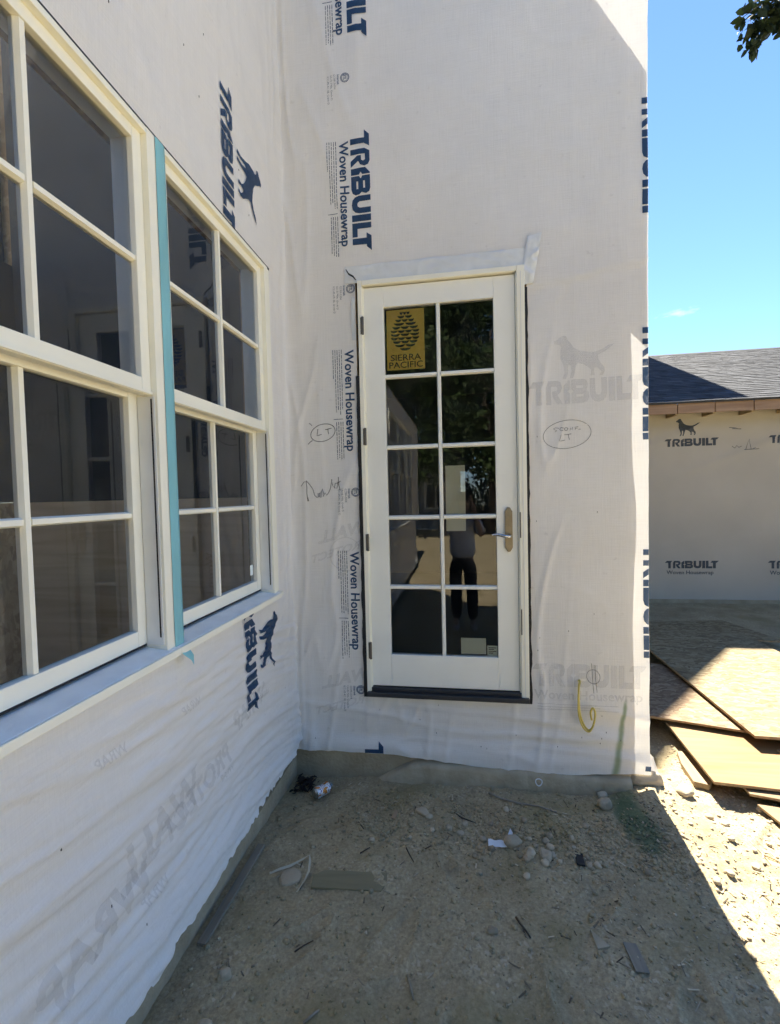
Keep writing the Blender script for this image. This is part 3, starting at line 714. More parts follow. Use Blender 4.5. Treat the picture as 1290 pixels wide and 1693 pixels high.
# side wall print
SCLIP = [((0, WZ0 - 0.04), (0, 1))]
decal('printed_logo', polys_to_bm(LOGO), down(-0.738, 3.662, 0.112, 0.115), ps, 'ink_navy', wrap_s, clip=[((0, 3.006), (0, -1))])
dogm = [([(u, 1.42 + (v - 1.42) * 0.93) for u, v in DOG], [])]
def dog_down(a0, z0, s, sv): return lambda u, v: (a0 + (v - 1.42) * sv, z0 - u * s)
decal('dog_emblem', polys_to_bm(dogm), lambda u, v: (-0.582 + (v - 1.42) * 0.118, 3.60 - u * 0.098), ps, 'ink_navy', wrap_s)
decal('printed_logo', polys_to_bm(LOGO), down(-0.682, 1.292, 0.1155, 0.115), ps, 'ink_navy', wrap_s, clip=[((0, 1.108), (0, 1))])
decal('dog_emblem', polys_to_bm(dogm), lambda u, v: (-0.528 + (v - 1.42) * 0.110, 1.178 - u * 0.100), ps, 'ink_navy', wrap_s)
decal('faint_patch', polys_to_bm([([(-0.70, 1.075), (-0.60, 1.075), (-0.60, 1.112), (-0.70, 1.112)], [])]), lambda u, v: (u, v), ps, 'ink_ghost', wrap_s, eps=0.004)
for txt, y0, z0, s in (('WRAP', -1.90, 0.40, 0.155), ('PROTECT', -1.36, 0.50, 0.115), ('WALL', -1.60, 0.50, 0.17), ('WRAP', -0.98, 0.62, 0.12), ('ALL', -0.86, 0.80, 0.10)):
    bm, w = text_bm(txt, 0.035)
    decal('faint_text', bm, lambda u, v, y0=y0, z0=z0, s=s: (y0 + 0.5 + (-u * 0.95 - v * 0.25) * s, z0 + (v * 1.15 - u * 0.10) * s), ps, 'ink_ghost_warm', wrap_s)
for y0, z0 in ((-1.62, 0.90), (-1.20, 0.86), (-1.45, 0.33), (-0.95, 0.44), (-0.55, 0.62)):
    bm, w = text_bm('WRAP', 0.02); decal('faint_text', bm, lambda u, v, y0=y0, z0=z0: (y0 + 0.12 - (u + v * .2) * .045, z0 + (v * 1.1 + u * .05) * .045), ps, 'ink_ghost_warm', wrap_s)

# staples that pin the sheet
b = MB(); rs = random.Random(3)
for i in range(22):
    x = rs.uniform(0.05, 2.0); z = rs.choice([rs.uniform(.15, .42), rs.uniform(.15, .42), rs.uniform(.5, 3)])
    if 0.43 < x < 1.49 and .42 < z < 3.1: x = rs.uniform(1.5, 1.53)
    y = pf(x, z)[1]; a = rs.uniform(-.5, .5); dx, dz = .006 * math.sin(a), .006 * math.cos(a)
    b.box((x - .0008 - abs(dx) * .3, y - .0015, z - dz * .7), (x + .0008 + abs(dx) * .3, y + .001, z + dz * .7))
b.build('staples', 'black_rubber', wrap_f)['kind'] = 'stuff'
b = MB()
for i in range(14):
    y = rs.uniform(-2.0, -0.1); z = rs.uniform(.25, 1.05) if rs.random() < .6 else rs.uniform(3.1, 4)
    x = ps(y, z)[0]; a = rs.uniform(-.6, .6)
    b.box((x - .001, y - .0008 - .002 * abs(math.sin(a)), z - .004), (x + .0015, y + .0008, z + .004))
b.build('staples', 'black_rubber', wrap_s)['kind'] = 'stuff'

# ------------------------------------------------------------------ flashing tape round the door
def patch(name, outline_fn, a0, a1, z0, z1, na, nz, m, e, amp, parent, seed=0.0):
    V = []; F = []
    for i in range(na + 1):
        for j in range(nz + 1):
            u, v = i / na, j / nz
            a, z = outline_fn(a0 + (a1 - a0) * u, z0 + (z1 - z0) * v, u, v)
            edge = min(1, 8 * min(u, 1 - u), 8 * min(v, 1 - v))
            x, y, zz = pf(min(a, XR - .01), z)
            y -= e + edge * amp * (ridge(a * 9 + z * 5, z * 11 - a * 3, seed) + 0.4 * ns3(a * 30, z * 30, seed)); V.append((x, y, zz))
    for i in range(na):
        for j in range(nz): k = i * (nz + 1) + j; F.append((k, k + nz + 1, k + nz + 2, k + 1))
    return mobj(name, V, F, m, parent, smooth=True)
wob = lambda s: (lambda a, z, u, v: (a + 0.004 * ns3(z * 6, s, 1), z + 0.005 * ns3(a * 7, s, 2)))
patch('flashing_tape', wob(1), 0.40, 1.52, 2.984, 3.085, 90, 12, 'flash_tape', 0.004, 0.004, house, 1)
patch('flashing_tape', wob(2), 0.436, 0.460, 2.64, 2.90, 8, 30, 'flash_tape', 0.005, 0.006, house, 2)
patch('flashing_tape', lambda a, z, u, v: (a + 0.05 * (v - .5), z + 0.012 * ns3(a * 20, z * 9, 3)), 1.452, 1.53, 2.88, 3.15, 14, 30, 'flash_tape', 0.008, 0.010, house, 3)
# torn slit at the upper left corner of the tape
MB().prism([(.414, -.030, 3.062), (.432, -.030, 3.034), (.458, -.030, 3.018), (.476, -.030, 2.992), (.470, -.030, 2.990), (.453, -.030, 3.010), (.428, -.030, 3.026), (.412, -.030, 3.055)], (0, 0.004, 0)).build('tape_tear', 'black_rubber', house)
# dark gap beside the frame
def gap(x0, x1, z0, z1, side):
    V = []; F = []; n = 80
    for i in range(n + 1):
        z = z0 + (z1 - z0) * i / n; j = 0.006 * ns3(z * 9, side, 2) + 0.003 * ns3(z * 30, side, 2)
        a, c = (x0 + j, x1) if side == 0 else (x0, x1 + j)
        V += [(a, -0.022, z), (c, -0.024, z)]
        if i: k = 2 * i; F.append((k - 2, k - 1, k + 1, k))
    return mobj('black_flashing', V, F, 'black_flashing', house)
gap(0.457, 0.482, 0.44, 2.42, 0); gap(1.452, 1.470, 0.44, 2.86, 1)

# ------------------------------------------------------------------ the door
door = empty('door', (0, 0, 0), 0, house)
door['label'] = 'cream ten-pane glazed door with bronze lever handle'
DL, DR, DB, DT = 0.513, 1.403, 0.508, 2.947
XC = [(0.633, 0.946), (0.970, 1.281)]
ZR = [(2.425, 2.825), (1.996, 2.398), (1.566, 1.969), (1.137, 1.539), (0.704, 1.110)]
FY = -0.030
# outer frame: head and two jambs, each with a stepped stop
for x0, x1, xs0, xs1 in ((0.480, 0.506, 0.505, 0.5125), (1.410, 1.455, 1.4035, 1.411)):
    b = MB(); b.box((x0, FY, 0.468), (x1, 0.10, 2.986)); b.box((xs0, FY + 0.012, 0.5), (xs1, 0.10, 2.95)); b.build('door_frame', 'cream_paint', door, bevel=0.003)
b = MB(); b.box((0.507, FY + 0.001, 2.956), (1.409, 0.10, 2.985)); b.build('door_frame', 'cream_paint', door, bevel=0.003)
boxo('weatherstrip', (1.4032, -0.004, 0.51), (1.4055, 0.03, 2.948), 'black_rubber', door, 0)
boxo('weatherstrip', (1.430, FY - 0.002, 0.47), (1.434, FY + 0.01, 2.95), 'liner_grey', door, 0)
b = MB(); b.box((0.484, FY - 0.022, 0.452), (1.452, 0.09, 0.480)); b.box((0.507, FY + 0.006, 0.480), (1.41, 0.085, 0.502)); b.build('threshold', 'threshold_metal', door, bevel=0.003)
# leaf: stiles and rails, each its own board
PY0, PY1 = -0.004, 0.040
boxo('stile', (DL, PY0, DB), (XC[0][0], PY1, DT), 'door_paint', door, 0.0015)
boxo('stile', (XC[1][1], PY0, DB), (DR - 0.001, PY1, DT), 'door_paint', door, 0.0015)
boxo('rail', (XC[0][0] + .0006, PY0, ZR[0][1]), (XC[1][1] - .0006, PY1, DT), 'door_paint', door, 0.0015)
boxo('rail', (XC[0][0] + .0006, PY0, DB), (XC[1][1] - .0006, PY1, ZR[-1][0]), 'door_paint', door, 0.0015)
def bar(name, lo, hi, m, parent, ch, axis, front):
    """glazing bar with chamfered face; axis = its long direction, front = the sign of its outward side along the third axis"""
    k = [i for i in range(3) if i != axis]; fa, wa = front[0], [i for i in k if i != front[0]][0]
    w0, w1 = lo[wa], hi[wa]; f0, f1 = (lo[fa], hi[fa]) if front[1] < 0 else (hi[fa], lo[fa])
    prof = [(w0, f1), (w0, f0 + (f1 - f0) * .5), (w0 + ch, f0), (w1 - ch, f0), (w1, f0 + (f1 - f0) * .5), (w1, f1)]
    pts = []
    for w, f in prof:
        p = [0, 0, 0]; p[axis] = lo[axis]; p[wa] = w; p[fa] = f; pts.append(tuple(p))
    vec = [0, 0, 0]; vec[axis] = hi[axis] - lo[axis]
    return MB().prism(pts, vec).build(name, m, parent)
bar('muntin', (XC[0][1], 0.0, ZR[-1][0] + .0006), (XC[1][0], 0.03, ZR[0][1] - .0006), 'door_paint', door, 0.006, 2, (1, -1))
for i in range(4):
    for c in XC: bar('muntin', (c[0] + .0006, 0.001, ZR[i + 1][1]), (c[1] - .0006, 0.029, ZR[i][0]), 'door_paint', door, 0.006, 0, (1, -1))
pane_rng = random.Random(5)
for c in XC:
    for r in ZR:
        w = pane_rng.uniform(-.0006, .0006); t = pane_rng.uniform(-.0006, .0006)
        V = [(c[0] - .008, .0185 + w, r[0] - .008), (c[1] + .008, .0185 - w, r[0] - .008), (c[1] + .008, .0185 - w + t, r[1] + .008), (c[0] - .008, .0185 + w + t, r[1] + .008)]
        mobj('pane', V, [(0, 1, 2, 3)], 'glass_door', door)
for z in (2.715, 2.05, 1.405, 0.735):
    b = MB(); b.tube([(0.509, FY - 0.004, z - .052), (0.509, FY - 0.004, z + .052)], 0.0075, 10); b.box((0.495, FY - .003, z - .05), (0.508, FY + .006, z + .05)); b.build('hinge', 'hinge_metal', door)
for z in (1.50, 0.93): boxo('strike_plate', (1.4112, FY - .003, z - .075), (1.4175, FY + .004, z + .075), 'hinge_metal', door, 0)
# handle set
pl = [(1.350 + sx_ * hw, PY0 - 0.0005, z) for sx_, hw, z in ((-1, .007, 1.342), (1, .007, 1.342), (1, .022, 1.366), (1, .022, 1.580), (1, .007, 1.604), (-1, .007, 1.604), (-1, .022, 1.580), (-1, .022, 1.366))]
MB().prism(pl, (0, -0.011, 0)).build('handle_plate', 'bronze', door, bevel=0.003)
b = MB(); b.tube([(1.350, PY0 - .01, 1.54), (1.350, PY0 - .019, 1.54)], 0.013, 14).box((1.3488, PY0 - .0205, 1.534), (1.3512, PY0 - .018, 1.546)); b.build('keyhole', 'bronze', door)
b = MB(); b.tube([(1.353, PY0 - .008, 1.436), (1.353, PY0 - .022, 1.436), (1.353, PY0 - .05, 1.436), (1.340, PY0 - .058, 1.436), (1.315, PY0 - .058, 1.441), (1.285, PY0 - .056, 1.447), (1.262, PY0 - .054, 1.447), (1.250, PY0 - .054, 1.444)], [.014, .013, .009, .010, .0095, .0085, .0075, .006], 10); b.build('lever', 'chrome', door, smooth=True)
# papers and stickers on the inner side of the glass
SY = 0.0235
st = MB().box((0.645, SY, 2.452), (0.875, SY + 0.001, 2.812)).build('maker_sticker', 'gold_sticker', door)
cone = []
rows = [(0, 3), (1, 2), (2, 3), (3, 2), (4, 3), (5, 4), (6, 3), (7, 4), (8, 3), (9, 2), (10, 1)]
prof = [0.35, 0.52, 0.66, 0.80, 0.90, 1.0, 1.0, 0.98, 0.86, 0.72, 0.3]
for (r, nn), pw in zip(rows, prof):
    zc = 2.795 - r * 0.0215
    for k in range(nn):
        xc = 0.758 + (k - (nn - 1) / 2) * 0.176 * pw / max(nn, 1.4) * (1.0 if nn > 1 else 0); hw = 0.176 * pw / (nn + 0.25) * 0.5 * 1.05; hw = min(hw, .034) if nn > 1 else .034
        top = [(xc + hw * math.cos(math.pi + math.pi * i / 8), zc + 0.004 + 0.006 * math.sin(math.pi + math.pi * i / 8) * 0.5) for i in range(9)]
        bot = [(xc + hw * math.cos(-math.pi * i / 8), zc + 0.003 - 0.017 * math.sin(math.pi * i / 8)) for i in range(9)]
        cone.append((top + bot[1:-1], []))
def onsticker(u, v, e): return (u, SY - 0.0006, v)
decal('cone_emblem', polys_to_bm(cone), lambda u, v: (u, v), onsticker, 'sticker_black', st, step=1)
for txt, z, wd in (('SIERRA', 2.508, 0.185), ('PACIFIC', 2.464, 0.205)):
    bm, w = text_bm(txt, 0.008); s = wd / w
    decal('sticker_text', bm, lambda u, v, z=z, s=s, wd=wd: (0.76 - wd / 2 + u * s, z + v * 0.052), onsticker, 'sticker_black', st, step=1)
MB().box((0.984, SY + .014, 1.464), (1.102, SY + .0145, 1.862)).build('paper_notice', 'paper', door)
MB().box((1.060, SY, 0.713), (1.210, SY + .001, 0.812)).build('glass_label', 'paper_blue', door)
sl2 = MB().box((1.217, SY, 0.706), (1.278, SY + .001, 0.768)).build('glass_label', 'paper_blue', door)
decal('label_print', polys_to_bm([([(1.224, z), (1.224 + w, z), (1.224 + w, z + .005), (1.224, z + .005)], []) for z, w in ((.752, .044), (.742, .034), (.731, .046), (.720, .028))]), lambda u, v: (u, v), onsticker, 'ink_small', sl2, step=1)

# ------------------------------------------------------------------ windows
def window(yc, parent):
    w = empty('window', (0, yc, 0), 0, parent)
    hw = 0.478
    # frame: two jambs, head, with brickmould step
    for s in (-1, 1):
        ya, yb = sorted((s * hw, s * 0.4335))
        b = MB(); b.box((-0.115, ya, 1.15), (0.026, yb, 2.984)); b.build('jamb', 'cream_paint', w, bevel=0.002)
        ya, yb = sorted((s * 0.433, s * 0.4285))
        b = MB(); b.box((-0.050, ya, 1.172), (0.016, yb, 2.058)); b.build('jamb_liner', 'liner_grey', w, bevel=0.001)
        ya, yb = sorted((s * 0.4333, s * 0.4278))
        boxo('jamb_groove', (0.002, ya, 1.20), (0.008, yb, 2.05), 'black_rubber', w, 0)
    boxo('head', (-0.115, -0.433, 2.962), (0.0255, 0.433, 2.9835), 'cream_paint', w, 0.002)
    # sill sloping out
    MB().prism([(-0.115, -hw - .001, 1.168), (0.040, -hw - .001, 1.149), (0.042, -hw - .001, 1.128), (0.012, -hw - .001, 1.124), (-0.115, -hw - .001, 1.135)], (0, 2 * hw + .002, 0)).build('sill', 'sill_metal', w, bevel=0.0015)
    boxo('sill_nosing', (0.0425, -hw - .001, 1.120), (0.050, hw + .001, 1.147), 'cream_paint', w, 0.0015)
    def sash(x0, x1, z0, z1, top, bot, g0, g1, stile=0.044, sub='sash'):
        yo, yi = 0.4325, 0.388
        for s in (-1, 1):
            ya, yb = sorted((s * yo, s * yi)); boxo('sash_stile', (x0, ya, z0), (x1, yb, z1), 'cream_paint', w, 0.0025)
        boxo('sash_rail', (x0 + .0006, -yi + .0004, z1 - top), (x1 - .0006, yi - .0004, z1), 'cream_paint', w, 0.0025)
        boxo('sash_rail', (x0 + .0006, -yi + .0004, z0), (x1 - .0006, yi - .0004, z0 + bot), 'cream_paint', w, 0.0025)
        za, zb = z0 + bot, z1 - top; zm = (za + zb) / 2; gx = (x0 + x1) / 2 - 0.004
        bar('muntin', (gx - 0.012, -0.0125, za + .0005), (gx + 0.016, 0.0125, zb - .0005), 'cream_paint', w, 0.005, 2, (0, 1))
        for s in (-1, 1):
            ya, yb = sorted((s * 0.0127, s * (yi - .0005)))
            bar('muntin', (gx - 0.012, ya, zm - 0.0125), (gx + 0.0155, yb, zm + 0.0125), 'cream_paint', w, 0.005, 1, (0, 1))
            for q0, q1 in ((za, zm), (zm, zb)):
                k = pane_rng.uniform(-.0008, .0008); k2 = pane_rng.uniform(-.0008, .0008)
                ya, yb = sorted((s * 0.004, s * (yi + .006)))
                mobj('pane', [(gx + k, ya, q0 - .006), (gx - k, yb, q0 - .006), (gx - k + k2, yb, q1 + .006), (gx + k + k2, ya, q1 + .006)], [(0, 1, 2, 3)], 'glass_window', w)
    sash(-0.032, 0.004, 2.062, 2.9615, 0.040, 0.055, 0, 0)
    sash(-0.088, -0.052, 1.176, 2.088, 0.038, 0.056, 0, 0)
    boxo('drip_edge', (0.0045, -0.43, 2.064), (0.011, 0.43, 2.074), 'cream_paint', w, 0.001)
    boxo('weatherstrip', (-0.0875, -0.43, 1.1685), (-0.0535, 0.43, 1.1755), 'black_rubber', w, 0)
    return w
W0 = -0.769; PITCH = 0.958
win0 = window(W0, house)
def copy_tree(o, parent):
    c = o.copy(); COL.objects.link(c); c.parent = parent
    for ch in o.children: copy_tree(ch, c)
    return c
for yc in (W0 - PITCH, W0 - 2 * PITCH, -4.401, -5.359, -6.317):
    c = copy_tree(win0, house); c.location = (0, yc, 0)
# label on the glass of the near right pane
MB().box((-0.0715, -0.769 + .340, 1.268), (-0.071, -0.769 + .372, 1.325)).build('glass_label', 'paper_blue', win0).location = (0, 0.769, 0)
# corner casing pieces and dark sealant lines round the bank
for ya, yb in ((-0.2895, -0.2585),): 
    MB().box((-0.1, ya, 1.152), (0.020, yb, 2.9835)).build('end_casing', 'cream_paint', house, bevel=0.003)
boxo('sealant_line', (-0.02, -0.2583, 1.30), (0.012, -0.2535, 2.995), 'black_rubber', house, 0)
boxo('head_flashing', (-0.02, -3.195, 2.9845), (0.020, -0.2545, 2.9965), 'black_rubber', house, 0)
boxo('end_sill', (-0.1, -0.2895, 1.124), (0.046, -0.2555, 1.148), 'cream_paint', house, 0.002)
# blue protective strip over the mullion, folded loose at its foot
V = []; F = []; n = 60
for i in range(n + 1):
    t = i / n; z = 2.982 - t * (2.982 - 1.150)
    for j, (yy, xx) in enumerate(((-1.2525, 0.0285), (-1.240, 0.0300), (-1.212, 0.0300), (-1.1985, 0.0288), (-1.1978, 0.012))):
        V.append((xx + 0.0006 * ns3(z * 9, j, 3), yy + 0.0012 * ns3(z * 3, 2, 1), z))
    if i:
        for j in range(4): k = i * 5 + j; F.append((k - 5, k - 4, k + 1, k))
k = len(V)
V += [(0.031, -1.2525, 1.150), (0.034, -1.20, 1.150), (0.058, -1.245, 1.118), (0.060, -1.188, 1.100), (0.062, -1.192, 1.062), (0.059, -1.204, 1.085)]
F += [(k, k + 2, k + 3, k + 1), (k + 2, k + 5, k + 3), (k + 5, k + 4, k + 3)]
mobj('blue_tape', V, F, 'blue_tape', house, smooth=True)

# ------------------------------------------------------------------ ground
FOOT = [(.80, -1.05, 1.2), (1.02, -1.42, 1.5), (1.42, -1.25, 1.9), (1.62, -.80, .7), (.42, -1.12, 1.0), (.62, -1.55, 1.9), (1.05, -.75, 2.2), (1.85, -1.15, 1.3), (.35, -.45, .4), (2.35, -.75, 1.4), (2.55, -.35, 1.0)]
def g_h(x, y):
    z = -0.055 - 0.045 * sm(1.0, 0.1, x) * sm(-0.7, -0.1, y) + 0.03 * sm(-0.9, -2.4, y) * sm(1.6, 0.4, x)
    d = math.hypot(max(0, abs(x - 1.5) - 4), max(0, abs(y) - 5))
    k = sm(6, 0, d)
    z += k * (0.014 * fbm(x * 1.6, y * 1.6, 2.0, 3) + 0.010 * fbm(x * 7, y * 7, 5.0, 4))
    if k > 0.99: z += 0.0048 * ns3(x * 30, y * 30, 8) + 0.0030 * ns3(x * 64, y * 64, 3)
    if k > 0.99 and y > -2.2:
        for fx, fy, fa in FOOT:
            dx, dy = x - fx, y - fy
            if dx * dx + dy * dy < .06:
                u, v = dx * math.cos(fa) + dy * math.sin(fa), -dx * math.sin(fa) + dy * math.cos(fa); q = (u / .13) ** 2 + (v / (.048 - .012 * math.sin(u * 14))) ** 2
                z += -0.011 * math.exp(-q ** 2 * .9) + 0.006 * math.exp(-(q - 1.9) ** 2 * 2.0) + (.0025 * math.sin(u * 190) if q < .8 else 0)
    # rubbly heap in front of the parging
    z += 0.036 * math.exp(-((y + 0.38) / 0.19) ** 2) * sm(0.3, 0.8, x) * (0.6 + ns3(x * 3, y * 5, 1))
    z += 0.05 * math.exp(-((x - 2.12) / 0.16) ** 2 - ((y + 0.02) / 0.16) ** 2)
    if y > 0.25 and x < 2.3: z -= 0.02
    return z
GX = axis_pts([-70, -12, -1.0, 0.0, 2.75, 4.2, 12, 70], [14.5, 2.0, 0.2, 0.0125, 0.05, 0.5, 14.5])
GY = axis_pts([-70, -12, -4.5, -1.9, 0.55, 3.5, 12, 70], [14.5, 0.5, 0.05, 0.0125, 0.06, 0.6, 14.5])
V = [(x, y, g_h(x, y)) for x in GX for y in GY]; ny = len(GY)
F = [(i * ny + j, (i + 1) * ny + j, (i + 1) * ny + j + 1, i * ny + j + 1) for i in range(len(GX) - 1) for j in range(ny - 1)]
tag(mobj('ground', V, F, 'dirt', smooth=True), kind='structure')

# ------------------------------------------------------------------ small stones
ICO = {}
def ico(sub):
    if sub not in ICO:
        bm = bmesh.new(); bmesh.ops.create_icosphere(bm, subdivisions=sub, radius=1.0)
        ICO[sub] = (np.array([v.co[:] for v in bm.verts]), np.array([[v.index for v in f.verts] for f in bm.faces])); bm.free()
    return ICO[sub]
def rock_verts(sub, sx, sy, sz, seed, amp=0.25):
    v, f = ico(sub); v = v.copy()
    for i in range(len(v)):
        n_ = ns3(v[i, 0] * 1.1 + seed, v[i, 1] * 1.1, v[i, 2] * 1.1 - seed) ; v[i] *= 1 + amp * 1.6 * n_ + amp * .5 * ns3(v[i, 0] * 3.1 - seed, v[i, 1] * 3.1, v[i, 2] * 3.1)
    v = np.sign(v) * np.abs(v) ** 0.85
    return v * [sx, sy, sz], f
def gravel(name, n, region, dens, rmin, rmax, label, seed):
    rr = np.random.default_rng(seed); prot = [rock_verts(1, 1, 0.75, 0.55, s * 3.3, 0.35) for s in range(9)]
    VV = []; FF = []; TT = []; k = 0; cnt = 0; tries = 0
    while cnt < n and tries < n * 12:
        tries += 1
        x = rr.uniform(*region[0]); y = rr.uniform(*region[1])
        if rr.random() > dens(x, y): continue
        v, f = prot[rr.integers(9)]; r = rmin * (rmax / rmin) ** (rr.random() ** 2.2)
        a = rr.uniform(0, 6.28); c, s = math.cos(a), math.sin(a)
        q = v * r; q = np.stack([q[:, 0] * c - q[:, 1] * s, q[:, 0] * s + q[:, 1] * c, q[:, 2]], 1) + [x, y, g_h(x, y) + r * 0.18]
        VV.append(q); FF.append(f + k); k += len(q); TT.append(np.full(len(q), rr.random() ** 1.3)); cnt += 1
    VV = np.concatenate(VV); FF = np.concatenate(FF)
    o = mobj(name, VV.tolist(), [tuple(q) for q in FF.tolist()], 'pebble', smooth=True, tone=np.concatenate(TT))
    return tag(o, label, 'gravel', kind='stuff')
def dens_shade(x, y):
    d = 0.10 + 0.9 * math.exp(-((y + 0.42 + 0.08 * (x - 1)) / 0.16) ** 2) * sm(0.45, 0.7, x) + 0.55 * sm(1.1, 1.9, x)
    return min(1, d * (0.55 + 0.9 * (0.5 + ns3(x * 2.5, y * 2.5, 6))))
gravel('gravel', 2300, ((0.03, 2.2), (-1.9, -0.06)), dens_shade, 0.0018, 0.009, 'loose grit and pebbles over the dirt yard', 1)
gravel('dirt_clods', 4200, ((0.05, 2.1), (-1.6, -0.08)), lambda x, y: min(1, .06 + 1.1 * math.exp(-((y + 0.38 + 0.07 * (x - 1)) / 0.15) ** 2) * sm(0.3, 0.6, x) * (0.4 + 1.2 * (0.5 + ns3(x * 4, y * 4, 16)))), 0.004, 0.015, 'crumbly dirt clods banked along the footing below the door', 5).data.materials[0] = MATS['dirt']
gravel('gravel', 4200, ((2.0, 3.6), (-1.9, 0.6)), lambda x, y: min(1, 0.35 + 0.9 * (0.5 + ns3(x * 2, y * 2, 9))), 0.003, 0.013, 'pale gravel lying in the sunlit dirt', 2)

def splinters():
    rr = np.random.default_rng(4); b = MB(); T = []
    for i in range(950):
        x = rr.uniform(0.05, 2.9); y = rr.uniform(-1.9, -0.07)
        if rr.random() > dens_shade(x, y) + 0.15: continue
        L = rr.uniform(0.008, 0.045); w = rr.uniform(0.001, 0.003); a = rr.uniform(0, 6.28); z = g_h(x, y) + 0.003; dx, dy = math.cos(a) * L / 2, math.sin(a) * L / 2; ox, oy = -math.sin(a) * w, math.cos(a) * w
        t = rr.uniform(-.006, .006)
        b.prism([(x - dx - ox, y - dy - oy, z - t), (x + dx - ox, y + dy - oy, z + t), (x + dx + ox, y + dy + oy, z + t), (x - dx + ox, y - dy + oy, z - t)], (0, 0, rr.uniform(.001, .003)))
        T += [rr.random() ** 1.5] * 8
    o = b.build('wood_splinters', 'splinter', tone=T); tag(o, 'tiny wood splinters and twigs strewn on the dirt', 'debris', kind='stuff')
splinters()

def stone(x, y, sx, sy, sz, rz, tone, seed, label, group=None, sink=0.35, sub=3):
    v, f = rock_verts(sub, sx, sy, sz, seed)
    o = mobj('stone', v.tolist(), [tuple(q) for q in f.tolist()], 'pebble', smooth=True, tone=np.full(len(v), tone))
    o.location = (x, y, g_h(x, y) + sz * (1 - sink) * 0.8); o.rotation_euler = (0, 0, rz)
    return tag(o, label, 'stone', group)
stone(1.825, -0.165, .036, .030, .030, .4, .52, 1.7, 'smooth grey-green rounded stone beside the green sprayed dirt', sink=.15)
stone(1.300, -0.515, .045, .032, .022, .5, .42, 2.9, 'largest brownish stone of the rubble row, right of the white scrap')
stone(1.375, -0.585, .026, .020, .018, 1.1, .78, 4.1, 'palest rounded stone at the near edge of the rubble row')
stone(1.445, -0.575, .034, .027, .020, 2.1, .55, 5.3, 'tan stone just right of the palest stone in the rubble')
stone(1.170, -0.985, .022, .016, .012, .3, .1, 6.7, 'small dark stone left of the long curved twig')
stone(1.20, -0.40, .015, .011, .008, .9, .08, 7.7, 'little dark oval pebble above the white scrap', sink=.1)
stone(0.60, -0.565, .014, .011, .009, .2, .9, 8.3, 'small whitish pebble near the wood chip')
stone(0.845, -0.365, .040, .026, .016, 2.6, .62, 9.1, 'flat pale stone chip lying against the parging')
stone(0.27, -0.83, .055, .045, .012, .6, .48, 10.4, 'flat half-buried slab of stone beside the lath board', sink=.8)
stone(2.30, -0.02, .050, .040, .030, .7, .75, 11.9, 'rounded sandy stone in the sun in front of the plywood')
stone(0.20, -1.30, .022, .016, .020, .6, .45, 12.6, 'pointed grey stone just below the lath board')
stone(0.215, -1.455, .028, .020, .014, .1, .5, 13.2, 'flat grey stone near the footing at lower left')
stone(1.84, -0.08, .030, .018, .020, .1, .8, 14.4, 'pale broken stone against the footing above the grey-green stone')
rs = random.Random(11)
for i in range(46):
    x = rs.gauss(1.40, .34); y = -0.49 - 0.12 * (x - 1.1) + rs.gauss(0, .085)
    if not (.55 < x < 2.0): continue
    r = rs.uniform(.008, .018)
    stone(x, y, r * 1.2, r, r * .75, rs.random() * 6, rs.random() ** 1.2, i * 1.9 + .3, 'small pebble in the row of rubble below the door', 'pebbles of the rubble row', sub=2)
for i in range(22):
    x = rs.uniform(2.15, 2.75); y = rs.uniform(-1.2, 0.0); r = rs.uniform(.009, .018)
    stone(x, y, r * 1.2, r, r * .7, rs.random() * 6, .4 + .6 * rs.random(), i * 2.3 + 100, 'small pale pebble lying in the sunlit strip of dirt', 'pebbles in the sunlit dirt', sub=2)
# angular stone flake
o = MB().prism([(-.022, -.03, 0), (.03, -.026, 0), (.012, .0, 0), (-.016, .045, 0)], (0, 0, .012)).build('stone_flake', 'parge', bevel=.003)
o.location = (1.575, -0.975, g_h(1.575, -.975)); o.rotation_euler = (.1, -.1, 0.2); tag(o, 'pale triangular stone flake in the open dirt', 'stone')

